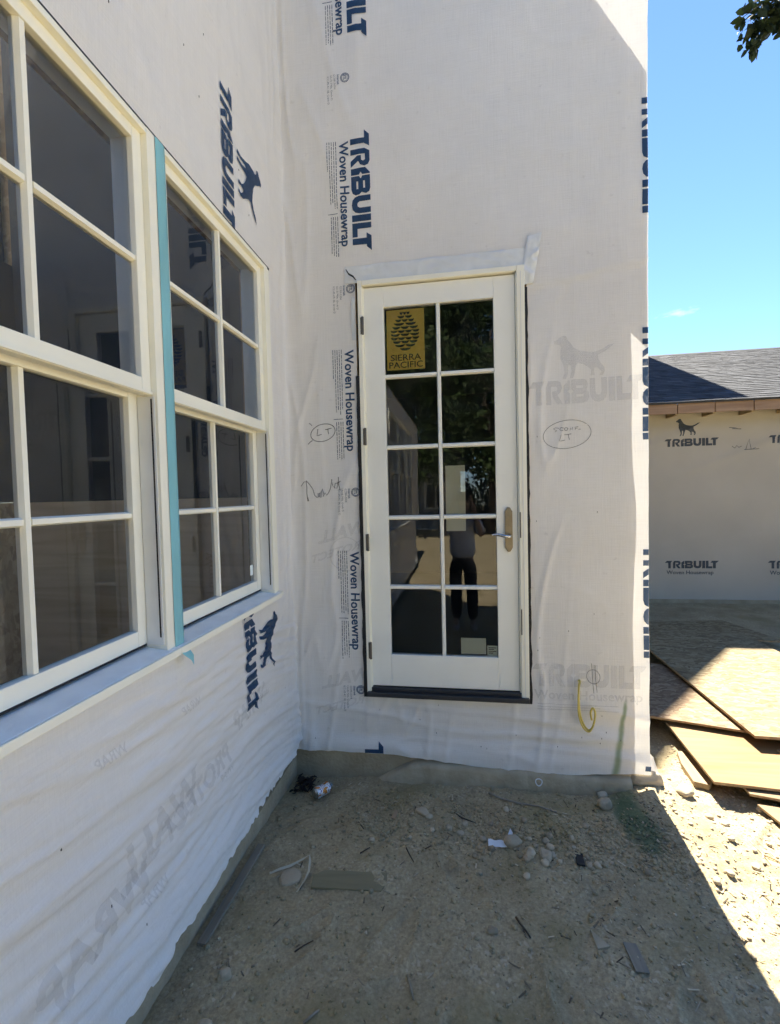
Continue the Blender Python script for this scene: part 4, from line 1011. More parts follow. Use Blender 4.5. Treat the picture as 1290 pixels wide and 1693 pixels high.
# ------------------------------------------------------------------ litter on the ground
def can():
    t = empty('drink_can', (0.226, -0.203, g_h(.226, -.2) + 0.040))
    t.rotation_euler = (0, R(90), R(52)); tag(t, 'crumpled white and orange drink can lying in the corner', 'can')
    prof = [(-.0585, .020), (-.0575, .0245), (-.054, .0262), (-.046, .0325), (.042, .0325), (.052, .0275), (.0565, .0262), (.058, .0268), (.0575, .0245), (.0545, .0235)]
    def lathe(pr, n=36, dent=False):
        V = []; F = []
        for i, (z, r) in enumerate(pr):
            for j in range(n):
                a = 2 * math.pi * j / n; rr_ = r
                if dent: rr_ *= 1 - 0.12 * math.exp(-((z - .005) / .018) ** 2) * max(0, math.cos(a - 2.2)) - 0.03 * ns3(math.cos(a) * 2, math.sin(a) * 2, z * 60)
                V.append((rr_ * math.cos(a), rr_ * math.sin(a), z))
            if i:
                for j in range(n): F.append(((i - 1) * n + j, (i - 1) * n + (j + 1) % n, i * n + (j + 1) % n, i * n + j))
        return V, F
    body = [(-.046 + .088 * i / 16, .0325) for i in range(17)]
    m, nt, n, l, bs = nodes_of('can_print')
    tcn = n.new('ShaderNodeTexCoord'); mpn = n.new('ShaderNodeMapping'); mpn.inputs['Scale'].default_value = (1, 1, .6); mpn.inputs['Location'].default_value = (.3, .1, .2)
    no_ = n.new('ShaderNodeTexNoise'); no_.inputs['Scale'].default_value = 42; no_.inputs['Detail'].default_value = 1.5; l.new(tcn.outputs['Object'], mpn.inputs['Vector']); l.new(mpn.outputs['Vector'], no_.inputs['Vector'])
    rp = n.new('ShaderNodeValToRGB'); e = rp.color_ramp.elements; rp.color_ramp.interpolation = 'CONSTANT'
    e[0].position = 0; e[0].color = (.62, .22, .03, 1); e[1].position = .44; e[1].color = (.75, .75, .76, 1)
    for p, cc in ((.56, (.16, .06, .18, 1)), (.60, (.78, .78, .8, 1)), (.66, (.7, .3, .05, 1))): rp.color_ramp.elements.new(p).color = cc
    l.new(no_.outputs['Fac'], rp.inputs['Fac']); l.new(rp.outputs['Color'], bs.inputs['Base Color']); bs.inputs['Metallic'].default_value = .35; bs.inputs['Roughness'].default_value = .35
    v, f = lathe(body, dent=True); mobj('can_body', v, f, 'can_print', t, smooth=True)
    v, f = lathe(prof[:4][::-1]); f.append(tuple(range(36 * 3, 36 * 4))); mobj('can_base', v, f, 'chrome', t, smooth=True)
    v, f = lathe([(.0421, .0325)] + prof[5:]); f.append(tuple(range(len(v) - 36, len(v)))); mobj('can_lid', v, f, 'chrome', t, smooth=True)
    MB().box((-.006, -.012, .0548), (.006, .010, .0562)).build('ring_pull', 'chrome', t, bevel=.001)
can()

# clump of dead leaves in the corner
mat('dead_leaf', (0.035, 0.024, 0.018), 0.8, var=0.5, vscale=20)
b = MB(); rs = random.Random(2)
for i in range(90):
    x, y = rs.gauss(.085, .035), rs.gauss(-.12, .04)
    if x < .02 or y > -.01: continue
    z = g_h(x, y) + rs.uniform(.0, .045) * math.exp(-((x - .085) ** 2 + (y + .12) ** 2) / .003); a = rs.random() * 6.28; L = rs.uniform(.015, .035)
    e = Vector((math.cos(a), math.sin(a), rs.uniform(-.5, .7))).normalized() * L; s = Vector((-math.sin(a), math.cos(a), rs.uniform(-.6, .6))).normalized() * L * .35
    p = Vector((x, y, z + .004)); q = Vector((0, 0, rs.uniform(.002, .008)))
    b.add([p - e, p - s + q, p + e, p + s + q], [(0, 1, 2), (0, 2, 3)])
tag(b.build('leaf_litter', 'dead_leaf'), 'dark clump of dead leaves in the corner behind the can', 'leaves', kind='stuff')

def board(name, cx, cy, L, W, T, rz, m, label, cat, z=None, tilt=(0, 0), bevel=.002, axis=0):
    o = MB().box((-L / 2, -W / 2, 0), (L / 2, W / 2, T)).build(name, m, bevel=bevel)
    o.location = (cx, cy, (g_h(cx, cy) if z is None else z)); o.rotation_euler = (tilt[0], tilt[1], rz)
    return tag(o, label, cat)
wood('lath_wood', (0.17, 0.145, 0.105), (0.30, 0.265, 0.20), axis=0)
wood('chip_wood', (0.30, 0.20, 0.11), (0.46, 0.33, 0.20), axis=0)
wood('buried_wood', (0.19, 0.16, 0.085), (0.29, 0.25, 0.145), axis=0, scale=.6)
board('lath_board', 0.052, -0.935, 0.52, 0.036, 0.016, R(88.5), 'lath_wood', 'weathered lath board lying along the footing of the side wall', 'board', tilt=(0, 0), z=g_h(.05, -.93) + .002)
o = MB().prism([(-.165, -.045, 0), (.15, -.05, 0), (.175, -.01, 0), (.17, .05, 0), (.06, .047, 0), (-.12, .05, 0), (-.17, .02, 0)], (0, 0, .012)).build('buried_board', 'buried_wood', bevel=.002)
o.location = (.545, -.82, g_h(.545, -.82) - .004); o.rotation_euler = (.02, .0, .08); tag(o, 'olive-brown scrap of board half sunk in the dirt', 'board')
board('wood_chip', 0.69, -0.37, .075, .024, .010, R(80), 'chip_wood', 'small tan block of wood standing out in the rubble', 'wood chip', tilt=(.1, .05))
board('rubber_scrap', 1.60, -0.57, .095, .036, .008, R(84), 'black_rubber', 'flat black rubber scrap among the pebbles', 'rubber scrap', tilt=(0.05, .12))
board('grey_chip', 1.69, -1.02, .11, .05, .006, R(95), 'lath_wood', 'grey-brown splinter of board half buried near the shadow edge', 'wood chip', tilt=(.08, 0))

def stick(pts, r, m, label, name='twig', cat='twig'):
    P = [(x, y, g_h(x, y) + r * .7 + dz) for x, y, dz in pts]; n_ = len(P)
    return tag(MB().tube(P, [r * (1 - .35 * i / (n_ - 1)) for i in range(n_)], 6).build(name, m, smooth=True), label, cat)
mat('twig_bark', (0.075, 0.055, 0.038), 0.9, var=0.3, vscale=40)
mat('twig_pale', (0.30, 0.25, 0.17), 0.85, var=0.2, vscale=40)
stick([(1.205, -0.125, .005), (1.27, -.17, .006), (1.36, -.205, .004), (1.47, -.235, .003), (1.56, -.265, 0)], .006, 'grey_wood', 'long grey stick lying in front of the footing right of the door', 'stick', 'stick')
stick([(1.27, -.91, 0), (1.285, -.95, .004), (1.305, -.985, .003), (1.315, -1.0, 0)], .0045, 'twig_bark', 'short curved dark twig right of centre in open dirt')
stick([(.56, -.655, 0), (.585, -.635, .002), (.60, -.615, .0)], .003, 'twig_bark', 'tiny dark twig pointing at the buried board')
stick([(.78, -.60, 0), (.80, -.64, .002), (.825, -.68, 0)], .003, 'twig_bark', 'thin dark twig lying right of the buried board')
stick([(.50, -.44, 0), (.52, -.475, .002), (.545, -.50, 0)], .003, 'twig_bark', 'thin brown twig between can and buried board')
stick([(.36, -1.46, 0), (.40, -1.45, .003), (.45, -1.435, 0)], .0045, 'twig_bark', 'dark stick lying across the dirt at the bottom left')
stick([(.535, -1.40, 0), (.56, -1.375, .003), (.575, -1.355, 0)], .005, 'grey_wood', 'grey stick stub near the bottom centre left')
stick([(.855, -1.19, 0), (.87, -1.23, .003), (.885, -1.27, 0)], .006, 'twig_pale', 'pale stick half sunk at bottom centre')
stick([(1.0, -.335, 0), (1.05, -.37, .003), (1.13, -.40, .0)], .004, 'twig_bark', 'brown root end poking from the rubble left of the white scrap')
stick([(1.62, -1.27, 0), (1.68, -1.31, .005), (1.74, -1.36, .0)], .008, 'grey_wood', 'thick grey stick at the lower right edge of the shade')
stick([(1.17, -1.38, 0), (1.19, -1.43, .004), (1.20, -1.46, .0)], .005, 'twig_pale', 'pale sliver of wood at the bottom centre')
stick([(.415, -1.16, 0), (.44, -1.13, .002), (.47, -1.105, 0)], .003, 'twig_bark', 'small brown twig left of bottom centre')
stick([(2.47, -.42, .0), (2.50, -.47, .004), (2.53, -.53, 0)], .004, 'lumber', 'yellowish wood sliver in the sunlit gravel')
stick([(2.44, -.36, 0), (2.455, -.42, .003), (2.45, -.50, .0)], .0025, 'twig_pale', 'thin pale stalk standing in the sunlit gravel')
# bent packing strap
def strap(pts, w, m, label):
    V = []; F = []
    P = [Vector((x, y, g_h(x, y) + .004 + dz)) for x, y, dz in pts]
    for i, p in enumerate(P):
        d = (P[min(i + 1, len(P) - 1)] - P[max(i - 1, 0)]).normalized(); s = Vector((-d.y, d.x, 0)) * w / 2 + Vector((0, 0, .003 * math.sin(i)))
        V += [p + s, p - s, p + s + Vector((0, 0, .001)), p - s + Vector((0, 0, .001))]
        if i:
            k = i * 4
            F += [(k - 4, k - 3, k + 1, k), (k - 2, k + 2, k + 3, k - 1), (k - 4, k, k + 2, k - 2), (k - 3, k - 1, k + 3, k + 1)]
    return tag(mobj('packing_strap', V, F, m), label, 'strap')
mat('straw', (0.52, 0.47, 0.34), 0.6, var=.1)
strap([(.165, -.827, .0), (.205, -.80, .004), (.245, -.775, .006), (.29, -.735, .010), (.318, -.70, .012), (.333, -.735, .014), (.345, -.79, .010), (.343, -.84, .006), (.335, -.875, .003), (.328, -.905, 0)], .010, 'straw', 'pale bent packing strap on the dirt near the lath board')
# white scrap of torn plastic
mat('white_plastic', (0.72, 0.76, 0.80), 0.4, var=.05)
sc_ = empty('plastic_scrap', (1.235, -.53, g_h(1.235, -.53) + .012)); tag(sc_, 'torn white plastic scrap lying below the door', 'plastic scrap')
V = []; F = []
for i in range(9):
    for j in range(4):
        V.append((-.055 + .0125 * i, -.016 + .011 * j, .008 * ns3(i * .5, j * .6, 3) + .010 * (j / 3)))
        if i and j: k = i * 4 + j; F.append((k - 5, k - 1, k, k - 4))
mobj('sheet_strip', V, F, 'white_plastic', sc_, smooth=True)
V = [(.045, .02, .004), (.062, .022, .01), (.068, .05, .03), (.058, .072, .034), (.046, .05, .022)]; mobj('sheet_tab', V, [(0, 1, 2, 3, 4)], 'white_plastic', sc_)
# plastic ring on the parging
b = MB(); b.tube([(1.493 + .018 * math.cos(t) * (1 + .25 * math.sin(t)), -.078, .005 + .021 * math.sin(t)) for t in [i * 2 * math.pi / 18 for i in range(19)]], .0032, 6, cap=False)
tag(b.build('plastic_ring', 'white_plastic', smooth=True), 'small white plastic ring stuck on the footing below the wrap', 'ring')
# cable tail out of the wall
c0 = pf(1.738, .585)
pts = [(1.738, c0[1] + .02, .588), (1.738, c0[1] - .012, .586), (1.730, c0[1] - .022, .56), (1.727, c0[1] - .03, .48), (1.733, c0[1] - .035, .40), (1.757, c0[1] - .04, .335), (1.785, c0[1] - .045, .318), (1.805, c0[1] - .045, .36), (1.812, c0[1] - .045, .42), (1.800, c0[1] - .045, .447), (1.788, c0[1] - .043, .42), (1.795, c0[1] - .04, .375)]
def smooth_path(p, n=6):
    out = []; p = [Vector(q) for q in p]
    for i in range(len(p) - 1):
        a, b_, c, d = p[max(i - 1, 0)], p[i], p[i + 1], p[min(i + 2, len(p) - 1)]
        for k in range(n):
            t = k / n; out.append(0.5 * ((2 * b_) + (c - a) * t + (2 * a - 5 * b_ + 4 * c - d) * t * t + (3 * b_ - a - 3 * c + d) * t ** 3))
    return out + [p[-1]]
cb = empty('electrical_cable', (0, 0, 0)); tag(cb, 'yellow electrical cable tail hanging out of the wall right of the door', 'cable')
MB().tube(smooth_path(pts), .0058, 8).build('cable_sheath', 'yellow_cable', cb, smooth=True)
pts2 = [(x - .006 + .004 * math.sin(i), y - .010, z - .004) for i, (x, y, z) in enumerate(pts[:8])]
MB().tube(smooth_path(pts2), .0048, 8).build('cable_sheath', 'yellow_cable', cb, smooth=True)
# torn end of the sheet at the corner, hanging over dirt
V = []; F = []
for i in range(7):
    for j in range(12):
        u, v = i / 6, j / 11
        x = XR + .006 + .085 * u * (0.55 + .45 * v) + .02 * v; y = .03 + .05 * u + .015 * ns3(u * 4, v * 5, 2) - .02 * v
        z = .16 - .05 * u - v * (.25 - .03 * u) + .012 * ns3(u * 5, v * 4, 7)
        V.append((x, y, max(z, g_h(x, y) + .004)))
        if i and j: k = i * 12 + j; F.append((k - 13, k - 1, k, k - 12))
mobj('torn_sheet', V, F, 'wrap_side', house, smooth=True)
stone(2.10, .02, .09, .05, .05, .1, .8, 33.1, 'crumbled pale mortar lump at the foot of the house corner', sink=.5)

# ------------------------------------------------------------------ sheets and boards stacked by the corner
def sheetgood(name, pts, z, t, m, edge, label, cat, tilt=None):
    P = [(x, y, z + (tilt(x, y) if tilt else 0)) for x, y in pts]
    cx = sum(p[0] for p in P) / len(P); cy = sum(p[1] for p in P) / len(P)
    o = MB().prism([(x - cx, y - cy, zz - z) for x, y, zz in P], (0, 0, t)).build(name, m, bevel=.0015)
    o.location = (cx, cy, z); o.data.materials.append(MATS[edge])
    for p in o.data.polygons:
        if abs(p.normal.z) < .5: p.material_index = 1
    return tag(o, label, cat)
wood('ply_edge', (0.24, 0.16, 0.08), (0.42, 0.30, 0.17), axis=2)
sheetgood('strand_board_sheet', [(2.875, .37), (4.0, .335), (4.03, 2.66), (2.86, 2.74)], .108, .018, 'osb_pale', 'ply_edge', 'large pale strand board sheet on top of the stack by the corner', 'board sheet')
sheetgood('strand_board_sheet', [(2.22, .70), (3.30, .40), (3.55, 1.5), (2.50, 1.8)], .070, .016, 'osb_red', 'ply_edge', 'reddish strand board sheet under the large pale one', 'board sheet')
sheetgood('plywood_sheet', [(2.475, .66), (2.447, -.025), (3.42, -.12), (3.46, .60)], .032, .016, 'plywood', 'ply_edge', 'yellow plywood sheet lying in the sun at the front of the stack', 'board sheet')
sheetgood('plywood_offcut', [(2.60, -.075), (3.2, -.22), (3.25, .1), (2.62, .3)], .010, .014, 'plywood_pale', 'ply_edge', 'narrow pale plywood offcut just below the yellow sheet', 'board sheet')
sheetgood('plywood_offcut', [(2.615, -.11), (2.645, -.265), (3.1, -.5), (3.2, -.2)], -.022, .014, 'plywood_pale', 'ply_edge', 'lowest plywood offcut with its point towards the gravel', 'board sheet')
sheetgood('plywood_sheet', [(3.05, .02), (3.6, -.05), (3.65, .5), (2.98, .34)], .0495, .012, 'plywood_pale', 'ply_edge', 'thin pale plywood piece lying on the yellow sheet', 'board sheet')
sheetgood('strand_board_sheet', [(3.20, 2.75), (4.5, 2.72), (4.3, 3.55), (3.0, 3.35)], .0, .018, 'osb_pale', 'ply_edge', 'shaded strand board sheet farthest back, near the outbuilding wall', 'board sheet')
o = MB().prism([(-.045, -.17, 0), (.03, -.19, 0), (.055, -.15, 0), (.05, .12, 0), (.02, .17, 0), (-.03, .16, 0), (-.05, .02, 0)], (0, 0, .035)).build('wood_block', 'lumber', bevel=.004)
o.location = (2.45, .24, g_h(2.45, .24)); o.rotation_euler = (0, 0, R(-6)); tag(o, 'short broken lumber block beside the yellow plywood sheet', 'wood block')
for (x0, y0, x1, y1, t, lab) in ((2.55, .25, 3.6, .12, .07, 'bearer timber under the front of the board stack'), (2.5, 1.5, 3.9, 1.45, .11, 'bearer timber under the middle of the board stack')):
    ang = math.atan2(y1 - y0, x1 - x0); L = math.hypot(x1 - x0, y1 - y0)
    oo = MB().box((0, -.04, 0), (L, .04, t)).build('bearer_timber', 'lumber', bevel=.003); oo.location = (x0, y0, -.075 if t < .1 else -.045); oo.rotation_euler = (0, 0, ang); tag(oo, lab, 'timber')
b = MB(); v_, f_ = rock_verts(2, .045, .03, .018, 71.0); o = mobj('plaster_lump', v_.tolist(), [tuple(q) for q in f_.tolist()], 'white_plastic', smooth=True)
o.location = (3.13, .22, .074); tag(o, 'white crumpled scrap on the plywood at the right edge', 'scrap')

# ------------------------------------------------------------------ outbuilding
shed = tag(empty('outbuilding', (0, 0, 0)), 'low outbuilding in tan-looking housewrap with grey shingle roof', 'outbuilding')
SYW = 4.80; SX0, SX1 = 3.0, 11.0
def h_shed(x, z): return 0.006 + 0.004 * fbm(x * .8, z * .8, 31, 3) + 0.016 * crease(x * .5 + z * .25, z * 1.6 - x * .28, 17) * (.35 + .65 * sm(1.4, 2.4, z)) + 0.008 * crease(x * 1.3, z * .35, 27)
def pshed(x, z, e=0.0): return (x, SYW - h_shed(x, z) - e, z)
AX = axis_pts([SX0, SX1], [.05]); AZ = axis_pts([-.0, 2.84], [.04]); V = [pshed(x, z) for x in AX for z in AZ]; nz_ = len(AZ)
F = [(i * nz_ + j, (i + 1) * nz_ + j, (i + 1) * nz_ + j + 1, i * nz_ + j + 1) for i in range(len(AX) - 1) for j in range(nz_ - 1)]
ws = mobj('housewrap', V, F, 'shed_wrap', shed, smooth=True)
MB().box((SX0, SYW + .004, -.3), (SX1, 8.5, 2.86)).build('wall', 'osb_wall', shed)
boxo('base_board', (SX0, SYW - .035, -.2), (SX1, SYW - .012, .0), 'concrete', shed, .003)
for k in range(3):
    x0 = 4.125 + k * 1.415
    decal('printed_logo', polys_to_bm(LOGO), flat(x0, 2.325, .1255, .115), pshed, 'ink_shed', ws, step=.05)
    decal('dog_emblem', polys_to_bm([([(u * 1.0, v) for u, v in DOG], [])]), flat(x0 + .03, 2.335, .104, .104), pshed, 'ink_shed', ws, step=.05)
    decal('printed_logo', polys_to_bm(LOGO), flat(x0 + .005, .475, .1255, .115), pshed, 'ink_shed', ws, step=.05)
    bm, w = text_bm('Woven Housewrap', .015); decal('printed_text', bm, flat(x0 + .03, .385, .66 / w), pshed, 'ink_shed', ws, step=.05)
decal('handwriting', stroke_bm([[(5.06, 2.30), (5.10, 2.27), (5.12, 2.31), (5.15, 2.28), (5.19, 2.30)], [(5.24, 2.25), (5.29, 2.40), (5.31, 2.24), (5.37, 2.27)], [(5.22, 2.245), (5.42, 2.25)], [(5.02, 2.58), (5.10, 2.57), (5.18, 2.55), (5.06, 2.56)]], .009), lambda u, v: (u, v), pshed, 'ink_small', ws)
# eave: fascia boards butted end to end, rafter tails below
EY = 4.455; EZ = 2.935
xs = [3.0, 3.52, 4.04, 4.17 + .0, 4.665, 5.165, 5.665, 6.165, 6.665, 7.165, 7.665]
xs = [3.17, 3.67, 4.17, 4.665, 5.165, 5.665, 6.165, 6.665, 7.165, 7.665, 8.165]
for i, (x0, x1) in enumerate(zip(xs[:-1], xs[1:])):
    boxo('fascia_board', (x0 + .006, EY - .002 * (i % 3), EZ - .165), (x1 - .006, EY + .022, EZ - .012), 'fascia_wood', shed, .002)
    boxo('rafter_tail', (x0 - .022, EY + .023, EZ - .182), (x0 + .018, SYW - .02, EZ - .03), 'stud_wood', shed, .002)
RP = (4.575 - EZ) / (8.11 - EY)                  # rise over run
MB().prism([(3.0, EY - .03, EZ - .008), (3.0, 8.11, EZ + RP * (8.11 - EY) - .004), (3.0, 8.75, 4.3), (3.0, 8.75, 4.2), (3.0, EY - .03, EZ - .03)], (8.0, 0, 0)).build('roof_deck', 'roofing', shed)
b = MB(); T = []; rs = random.Random(9); nc = 34; sl_ = math.hypot(8.11 - EY + .04, RP * (8.11 - EY + .04)); cu, su = 1 / math.hypot(1, RP), RP / math.hypot(1, RP)
for c in range(nc):
    s0 = c * sl_ / nc; s1 = s0 + sl_ / nc * 1.25
    x = 3.0 + rs.uniform(-.2, 0)
    while x < 10.9:
        w = rs.uniform(.08, .24); t = rs.uniform(.004, .010); lo = .004 + .005; g = rs.uniform(0, .006)
        def P(s, n_): return (EY - .04 + s * cu - n_ * su, EZ - .018 + s * su + n_ * cu)
        y0, z0 = P(s0 + g, lo + t); y1, z1 = P(s1, lo); y2, z2 = P(s0 + g, lo - .004)
        xa, xb = x, x + w - .004
        b.add([(xa, y2, z2), (xb, y2, z2), (xb, y0, z0), (xa, y0, z0), (xa, y1, z1), (xb, y1, z1)], [(0, 1, 2, 3), (3, 2, 5, 4), (0, 3, 4), (1, 5, 2)])
        T += [min(1, max(0, rs.gauss(.48, .22)))] * 6; x += w
b.build('shingles', 'shingle', shed, tone=T)['kind'] = 'stuff'
MB().prism([(3.0, 8.02, 4.553), (3.0, 8.11, 4.602), (3.0, 8.22, 4.54), (3.0, 8.22, 4.53), (3.0, 8.11, 4.58), (3.0, 8.02, 4.54)], (8, 0, 0)).build('ridge_cap', 'roofing', shed)

# ------------------------------------------------------------------ trees
def leaves(n, pick, size, seed):
    rr = np.random.default_rng(seed); P = np.empty((n, 3)); T = np.empty(n)
    for i in range(n): P[i], T[i] = pick(rr)
    sz = (size * rr.uniform(.6, 1.3, n))[:, None]
    d = rr.normal(size=(n, 3)); d[:, 2] -= .35; d /= np.linalg.norm(d, axis=1)[:, None]
    a = np.cross(d, rr.normal(size=(n, 3))); a /= np.linalg.norm(a, axis=1)[:, None]; nn = np.cross(d, a)
    V = np.stack([P, P + d * sz * .35 + a * sz * .32 + nn * sz * .08, P + d * sz * .75 + a * sz * .22, P + d * sz, P + d * sz * .75 - a * sz * .22, P + d * sz * .35 - a * sz * .32 + nn * sz * .08], 1).reshape(-1, 3)
    k = np.arange(n)[:, None] * 6
    F = np.concatenate([k + np.array([[0, 1, 2, 3]]), k + np.array([[0, 3, 4, 5]])])
    return V.tolist(), F.tolist(), np.repeat(np.clip(T + rr.normal(size=n) * .18, 0, 1), 6)
def tree(name, x, y, h, rad, n, size, seed, label, group, crown_lo=.3, squash=1.0):
    t = empty(name, (x, y, -.1)); tag(t, label, 'tree', group); rr = random.Random(seed)
    r0 = .022 * h; tp = [(0, 0, 0), (.1 * rr.uniform(-1, 1), .1 * rr.uniform(-1, 1), h * .25), (.2 * rr.uniform(-1, 1), .2 * rr.uniform(-1, 1), h * .55), (0, 0, h * .85)]
    b = MB(); b.tube(tp, [r0, r0 * .75, r0 * .45, r0 * .12], 10)
    cl = []
    for i in range(15):
        a = rr.uniform(0, 6.28); zz = h * (crown_lo + (1 - crown_lo) * (.12 + .8 * rr.random())); f = math.sqrt(max(.08, 1 - ((zz / h - (crown_lo + 1) / 2) / ((1 - crown_lo) / 2)) ** 2)) * rad * rr.uniform(.45, .9)
        c = np.array([f * math.cos(a), f * math.sin(a), zz]); cl.append((c, rad * rr.uniform(.28, .5)))
        s = Vector((0, 0, zz * .72)); e = Vector(c); b.tube([s, s.lerp(e, .5) + Vector((0, 0, .1 * h * .2)), e], [r0 * .35, r0 * .22, r0 * .06], 6)
    cl.append((np.array([0, 0, h * .9]), rad * .4)); cl.append((np.array([0, 0, h * .6]), rad * .6))
    b.build('trunk', 'bark', t, smooth=True)
    def pick(r):
        c, q = cl[r.integers(len(cl))]; d = r.normal(size=3); d /= np.linalg.norm(d); rad_ = q * (r.random() ** .45)
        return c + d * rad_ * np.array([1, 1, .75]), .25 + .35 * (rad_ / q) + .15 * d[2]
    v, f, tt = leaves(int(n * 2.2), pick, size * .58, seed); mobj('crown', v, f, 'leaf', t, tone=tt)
    return t
# behind the camera: what the panes of the door mirror
tree('shade_tree', -2.2, -15.5, 9.8, 4.0, 7000, .34, 1, 'broad leafy tree mirrored in the upper left panes of the door', 'trees across the yard', .22)
tree('shade_tree', 2.3, -17.0, 10.5, 4.0, 7000, .34, 2, 'dense dark tree mirrored in the middle of the door panes', 'trees across the yard', .18)
tree('shade_tree', 6.5, -14.5, 9.2, 4.0, 6500, .34, 3, 'dark leafy tree mirrored at the right of the door panes', 'trees across the yard', .15)
tree('shade_tree', 11.5, -12.0, 8.0, 3.6, 4500, .36, 4, 'tree mirrored at the far right edge of the door panes', 'trees across the yard', .2)
tree('shade_tree', 0.4, -24.0, 12.5, 4.8, 5000, .5, 5, 'tall tree behind the neighbouring house', 'trees across the yard', .2)
tree('shade_tree', 7.0, -25.0, 13.0, 5.2, 5000, .5, 6, 'tall tree behind the white fence', 'trees across the yard', .15)
tree('shade_tree', -7.5, -21.0, 10.5, 4.6, 4500, .45, 8, 'tree standing far behind the side wing', 'trees across the yard', .2)
tree('far_tree', 5.25, 14.5, 8.15, 1.7, 1800, .24, 7, 'treetop just showing above the left end of the outbuilding ridge', None, .45)
# tree to the right whose twig hangs into the top corner of the view
rt_ = empty('overhanging_tree', (7.6, 2.6, -.1)); tag(rt_, 'tree whose dark leafy twig hangs into the upper right corner', 'tree')
b = MB(); b.tube([(0, 0, 0), (.05, .05, 3), (-.1, 0, 6), (0, 0, 9)], [.24, .2, .15, .05], 12)
limb = [(-.1, 0, 5.6), (-1.5, -.35, 6.7), (-2.6, -.5, 6.75), (-3.2, -.55, 6.45), (-3.6, -.58, 6.22), (-3.84, -.6, 6.0)]
b.tube(limb, [.10, .06, .035, .02, .012, .005], 8)
for e in ((-3.75, -.5, 5.86), (-3.95, -.62, 6.02), (-3.62, -.7, 5.95), (-3.5, -.45, 6.02)): b.tube([(-3.6, -.58, 6.22), tuple((np.array(e) + np.array([-3.6, -.58, 6.25])) / 2), e], [.008, .006, .003], 5)
b.build('trunk', 'bark', rt_, smooth=True)
twc = [((-3.86, -.60, 6.02), .10), ((-3.80, -.55, 5.90), .10), ((-3.66, -.62, 5.98), .13), ((-3.72, -.60, 6.12), .13), ((-3.55, -.55, 6.12), .16), ((-3.45, -.5, 6.02), .10), ((-3.35, -.55, 6.3), .2)]
def pick_twig(r):
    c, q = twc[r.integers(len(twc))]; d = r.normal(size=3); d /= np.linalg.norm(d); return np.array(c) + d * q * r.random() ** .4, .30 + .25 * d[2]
v, f, tt = leaves(340, pick_twig, .085, 21); mobj('hanging_twig', v, f, 'leaf_silhouette', rt_, tone=tt)['kind'] = 'stuff'
cl2 = [(np.array([rng.uniform(-2.0, 2.8), rng.uniform(-2.2, 2.2), rng.uniform(6.9, 10)]), rng.uniform(.7, 1.3)) for _ in range(14)]
def pick_cr(r):
    c, q = cl2[r.integers(len(cl2))]; d = r.normal(size=3); d /= np.linalg.norm(d); return c + d * q * r.random() ** .4, .35 + .2 * d[2]
v, f, tt = leaves(4200, pick_cr, .16, 22); mobj('crown', v, f, 'leaf', rt_, tone=tt)

def pick_h(r):
    return np.array([r.uniform(0, 13), r.normal() * .55, 2.6 * r.random() ** .8 * (0.85 + .2 * math.sin(r.uniform(0, 9)))]), .3 + .2 * r.normal()
hd = tag(empty('hedge', (1.2, -20.5, -.1)), 'dark hedge behind the picket fence, mirrored in the door', 'hedge')
v, f, tt = leaves(9000, pick_h, .2, 31); mobj('foliage', v, f, 'leaf', hd, tone=tt)
b = MB()
for i in range(14): b.tube([(.4 + i * .93, 0, 0), (.45 + i * .93, .1, 1.0), (.4 + i * .93, 0, 2.0)], [.05, .035, .01], 6)
b.build('stems', 'bark', hd)['kind'] = 'stuff'
# neighbour's house and fence across the yard, mirrored in the door
mat('grey_siding', (0.30, 0.32, 0.34), .7, var=.05); mat('white_trim', (0.8, 0.8, 0.78), .5)
nb = tag(empty('neighbour_house', (-.6, -19.5, 0)), 'dark grey neighbouring house with white-framed window, mirrored in the door', 'house')
MB().box((-5, -4, -.2), (1.6, 0, 3.0)).build('wall', 'grey_siding', nb)
MB().prism([(-5.3, .3, 3.0), (-5.3, -2, 4.6), (-5.3, -4.3, 3.0)], (7.2, 0, 0)).build('roof', 'roofing', nb)
for wx in (.35, -2.6):
    wn_ = empty('window', (wx, 0.0, 1.0), 0, nb)
    for lo, hi in (((-.55, .0, 0), (-.45, .05, 1.3)), ((.45, .0, 0), (.55, .05, 1.3)), ((-.449, .0, 1.2), (.449, .05, 1.3)), ((-.449, .0, 0), (.449, .05, .1)), ((-.03, .001, .101), (.03, .04, 1.199))): boxo('frame', lo, hi, 'white_trim', wn_, 0)
    MB().box((-.448, .002, .102), (.448, .012, 1.198)).build('pane', 'glass_window', wn_)
fc = tag(empty('picket_fence', (1.6, -19.0, -.1)), 'white picket fence across the yard, mirrored low in the door panes', 'fence')
for i in range(60):
    boxo('picket', (1.9 + i * .16, 0, 0), (1.9 + i * .16 + .09, .02, 1.0), 'white_trim', fc, 0)
for z in (.25, .75): boxo('rail', (1.85, -.05, z), (11.5, -.002, z + .07), 'white_trim', fc, 0)

